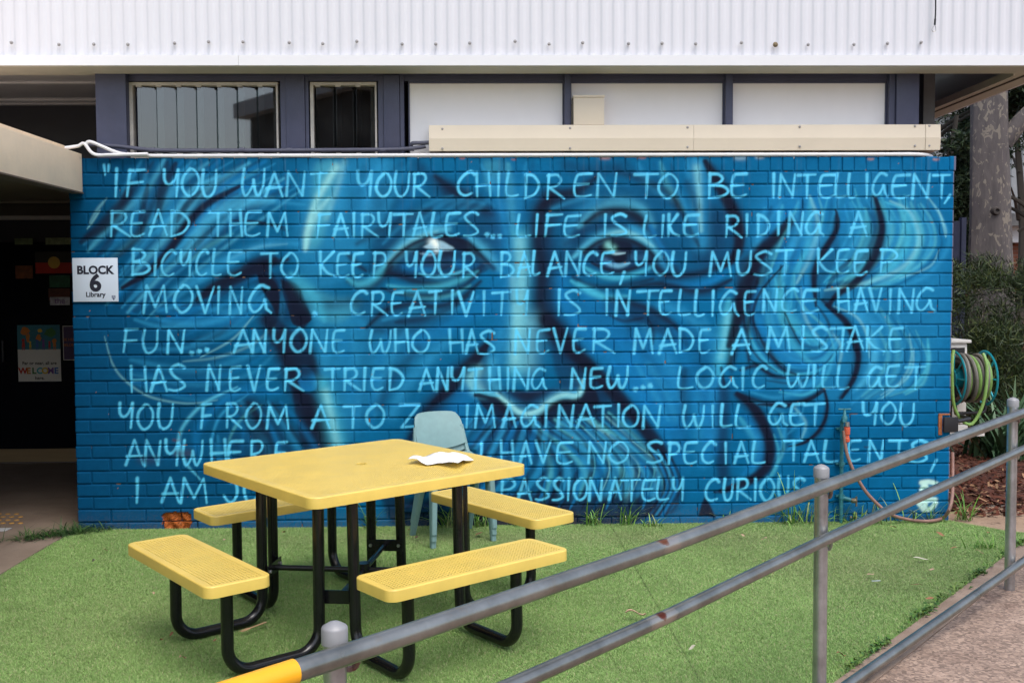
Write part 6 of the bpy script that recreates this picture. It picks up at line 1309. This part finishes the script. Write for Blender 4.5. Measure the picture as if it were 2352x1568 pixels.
M_leaf = attr_mat('foliage', .5, .35, var=.2)
# bark with pale and dark flakes
def bark_mat():
    M = mat('mottled_bark', (.065,.056,.056), .85, scale=6, col2=(.12,.103,.098), bump=.010, bscale=22, stretch=(1,1,.3), dirt=((.085,.07,.075), 7, .57))
    n = M.node_tree.nodes; L = M.node_tree.links; p = n['Principled BSDF']; src = p.inputs['Base Color'].links[0].from_socket; tc = n.new('ShaderNodeTexCoord'); v = n.new('ShaderNodeTexNoise'); v.inputs['Scale'].default_value = 8.0; v.inputs['Detail'].default_value = 2; v.inputs['Distortion'].default_value = 1.2
    mp = n.new('ShaderNodeMapping'); mp.inputs['Location'].default_value = (3,1,2); mp.inputs['Scale'].default_value = (1.6,1.6,.9); L.new(tc.outputs['Object'], mp.inputs[0]); L.new(mp.outputs[0], v.inputs['Vector'])
    cr = n.new('ShaderNodeValToRGB'); cr.color_ramp.elements[0].position = .585; cr.color_ramp.elements[1].position = .61; L.new(v.outputs['Fac'], cr.inputs[0])
    mx = n.new('ShaderNodeMix'); mx.data_type = 'RGBA'; L.new(cr.outputs[0], mx.inputs[0]); L.new(src, mx.inputs[6]); mx.inputs[7].default_value = (.20,.172,.14,1); L.new(mx.outputs[2], p.inputs['Base Color']); return M
M_bark = bark_mat()
def limb_path(P, R_, n=18, seed=1, lobe=.06):
    r = random.Random(seed); C_ = catmull([Vector(p) for p in P], .12); m_ = len(C_); V = []; F = []
    for i, c_ in enumerate(C_):
        t = i/(m_-1); rad = R_[0]+(R_[1]-R_[0])*t+(R_[2] if len(R_) > 2 else 0)*math.exp(-t*14)
        d = (C_[min(i+1,m_-1)]-C_[max(i-1,0)]).normalized(); u = d.cross(Vector((0,1,.2))).normalized(); w_ = d.cross(u)
        for k in range(n):
            a = 2*pi*k/n; rr_ = rad*(1+lobe*sin(3*a+t*2)+lobe*.6*sin(5*a-t*5+1)+r.uniform(-.012,.012)); V.append(c_+u*cos(a)*rr_+w_*sin(a)*rr_)
    for i in range(m_-1):
        for k in range(n): F.append((i*n+k,i*n+(k+1)%n,(i+1)*n+(k+1)%n,(i+1)*n+k))
    return MB().add(V,F,0,True)
tb = Vector((6.85,6.9,0)); tree = empty('mottled_tree', tb, 'thick mottled grey tree trunk rising behind the shrub, right of the mural', 'tree')
MB_ = limb_path([(.02,0,-.1),(.0,0,.8),(-.02,0,2.0),(-.04,0,3.2),(-.06,.02,4.5),(-.1,.1,6.5),(.1,.2,9)], (.30,.16,.12), seed=3, lobe=.10); MB_.build('trunk', M_bark, tree)
limb_path([(.12,-.05,3.55),(.45,-.1,3.95),(1.0,-.1,4.35),(2.2,0,5.3)], (.12,.05), 12, 4).build('limb', M_bark, tree)
limb_path([(-.05,.1,5.0),(-.8,.3,6.0),(-1.6,.5,7.2)], (.10,.04), 10, 5).build('limb', M_bark, tree)
MB().lathe([(.075,.06),(.06,.0),(.05,-.03),(.03,-.035),(.02,-.01)], (-.05,-.245,2.62), 'y', 12).build('branch_stub', mat('dark_knot',(.06,.05,.045),.9), tree)
cs = [(rnd.uniform(-1.8,2.6),rnd.uniform(-1,2.2),rnd.uniform(6.2,9.5),rnd.uniform(.5,1.0)) for _ in range(26)]
V, F, Pc = leafcloud(16000, clumps(cs,.45), (.08,.15), (.015,.03), [(.05,.09,.025),(.07,.12,.03),(.035,.065,.02)], 8); link('crown', np_mesh('crown', V, F, Pc), M_leaf, tree)
DT = [(.022,.04,.018),(.032,.055,.022),(.045,.07,.025),(.016,.03,.014)]
def bg_tree(loc, H_, cs, n, seed, label, tones=DT, Ls=(.07,.16), Ws=(.02,.045)):
    t = empty('background_tree', loc, label, 'tree', 'trees behind the wall end')
    limb_path([(0,0,-.1),(.1,0,H_*.35),(-.05,.1,H_*.7),(.05,0,H_)], (.11,.03), 10, seed).build('trunk', mat('dark_bark',(.06,.05,.04),.9) if 'dark_bark' not in bpy.data.materials else bpy.data.materials['dark_bark'], t)
    for k in range(5):
        a = rnd.uniform(0,6.3); z = H_*rnd.uniform(.35,.75); limb_path([(0,0,z),(cos(a)*.5,sin(a)*.4,z+.35),(cos(a)*1.1,sin(a)*.9,z+.6)], (.045,.015), 8, seed+k).build('limb', bpy.data.materials['dark_bark'], t)
    V, F, Pc = leafcloud(n, clumps(cs,.5), Ls, Ws, tones, seed, hang=-.3); link('crown', np_mesh('crown', V, F, Pc), M_leaf, t)
def cl(n, xr, yr, zr, rr_, s): r_ = random.Random(s); return [(r_.uniform(*xr),r_.uniform(*yr),r_.uniform(*zr),r_.uniform(*rr_)) for _ in range(n)]
bg_tree((7.5,10.5,0), 6.5, cl(46,(-2.2,1.3),(-.8,.8),(1.2,6.2),(.25,.6),1), 60000, 21, 'dark leafy tree showing left of the mottled trunk')
bg_tree((9.3,10.0,0), 6.5, cl(30,(-1.2,1.8),(-.8,.8),(3.5,6.6),(.3,.65),2), 50000, 31, 'dark leafy tree showing right of the mottled trunk above the brick building')
bg_tree((11.5,15.0,0), 8, cl(36,(-2.5,2.5),(-1,1),(3.5,8),(.5,1.0),3), 14000, 35, 'tall dark tree farthest behind at the right edge')
bg_tree((7.05,8.5,0), 4.2, cl(34,(-.75,.55),(-.4,.4),(.9,4.4),(.22,.42),9), 26000, 41, 'slim dark leafy tree filling the gap between the mural wall and the mottled trunk')
# shrub with fine leaves
sb = Vector((5.75,4.6,0)); sh = empty('shrub', sb, 'dense fine leaved dark green shrub beside the mural wall end', 'shrub')
r_ = random.Random(5); cs = [(r_.uniform(-1.35,1.5),r_.uniform(-.6,.9),r_.uniform(.35,1.35),r_.uniform(.28,.5)) for _ in range(34)]+[(r_.uniform(-1.5,1.6),r_.uniform(-.5,.6),r_.uniform(1.3,1.85),r_.uniform(.10,.28)) for _ in range(36)]
cs += [(r_.uniform(-1.4,1.5),r_.uniform(-.75,-.2),r_.uniform(.25,1.15),r_.uniform(.25,.42)) for _ in range(20)]
V, F, Pc = leafcloud(80000, clumps(cs,.5), (.06,.15), (.005,.012), [(.036,.06,.016),(.026,.048,.014),(.016,.032,.010),(.09,.115,.03),(.02,.04,.012)], 14, hang=.6); link('foliage', np_mesh('foliage', V, F, Pc), M_leaf, sh)
stm = MB()
for k in range(16): a = r_.uniform(0,6.3); q = r_.uniform(.2,1.3); stm.tube([(0.05*cos(a),0,0),(q*.5*cos(a),q*.3*sin(a),.5),(q*cos(a),q*.6*sin(a),1.2+r_.uniform(0,.4))], [.02,.012,.004], 6)
stm.build('stems', bpy.data.materials['dark_bark'], sh)
# strap leaved plants
FT = [(.045,.10,.035),(.06,.13,.05),(.03,.075,.028),(.075,.15,.075)]
for i, (px, py, n, Lr, lb) in enumerate([(2305,958,70,(.5,.95),'strap leaved plant with arching leaves behind the last handrail post'),(2365,950,60,(.5,.9),'strap leaved plant cut by the right edge of the photo'),(2258,952,36,(.4,.75),'strap leaved plant close behind the hose reel')]):
    p = at(px,py,z=0); p = Vector((p.x*.72,(p.y+CD)*.72-CD,0)); V, F, Pc = blades(n, 1., Lr, (.03,.05), 90+i, FT, 1.25, base_r=.1, seg_=7, up=1.12)
    o = link('strap_leaf_plant', np_mesh('strap_leaf_plant', V, F, Pc, True), M_weed); o.location = (p.x,p.y,.06); tag(o, lb, 'plant', 'strap leaved plants in the mulch bed')
# buildings behind
M_redbrick = mat('red_brickwork', (.20,.068,.04), .9, scale=9, col2=(.27,.10,.06), bump=.004, bscale=50)
bk = empty('brick_building', (13.9,16,0), 'low red brick building with a white fascia behind the trees at right', 'building')
MB().box((-2.6,0,-.1),(8,6,2.62)).build('brick_walls', M_redbrick, bk); MB().box((-2.8,-.25,2.62),(8.2,6.2,2.98)).build('fascia', M_trim, bk); MB().box((-3.0,-.5,2.98),(8.4,6.4,3.25)).build('roof', mat('grey_roof',(.20,.20,.20),.6), bk)
mm = MB(); 
for k in range(29): mm.box((-2.6,-.004,k*.09),(8,-.001,k*.09+.011))
mm.build('mortar_lines', mat('pale_mortar',(.26,.2,.17),.9), bk)
sd_ = empty('metal_shed', (13,26,0), 'tall pale ribbed metal shed showing through the leaves', 'building')
XS = np.linspace(-9,9,700); pr_ = .03*np.sign(np.sin(XS*2*pi/.35)); V = np.array([(x,p,z) for z in (-.1,3.5,7.2) for x,p in zip(XS,pr_)]); I = np.arange(len(V)).reshape(3,-1)
link('ribbed_wall', np_mesh('ribbed_wall', V, np.stack([I[:-1,:-1],I[:-1,1:],I[1:,1:],I[1:,:-1]],-1).reshape(-1,4)), mat('weathered_shed_metal',(.24,.25,.26),.6,var=.06), sd_); MB().box((-9.2,-.2,7.2),(9.2,8,7.5)).build('roof', bpy.data.materials['grey_roof'], sd_); MB().box((-9,.1,-.1),(9,8,7.2)).build('inner_walls', M_grey_paint, sd_)
nb_ = empty('navy_fence', (6.42,7.6,0), 'dark navy fence panel seen low between the mural wall and the tree trunk', 'fence')
MB().box((-.9,0,-.05),(.35,.05,2.55)).build('panel', M_navy, nb_); MB().box((.352,-.02,-.05),(.42,.07,2.6)).build('post', M_navy, nb_)
print('objects', len(bpy.data.objects))
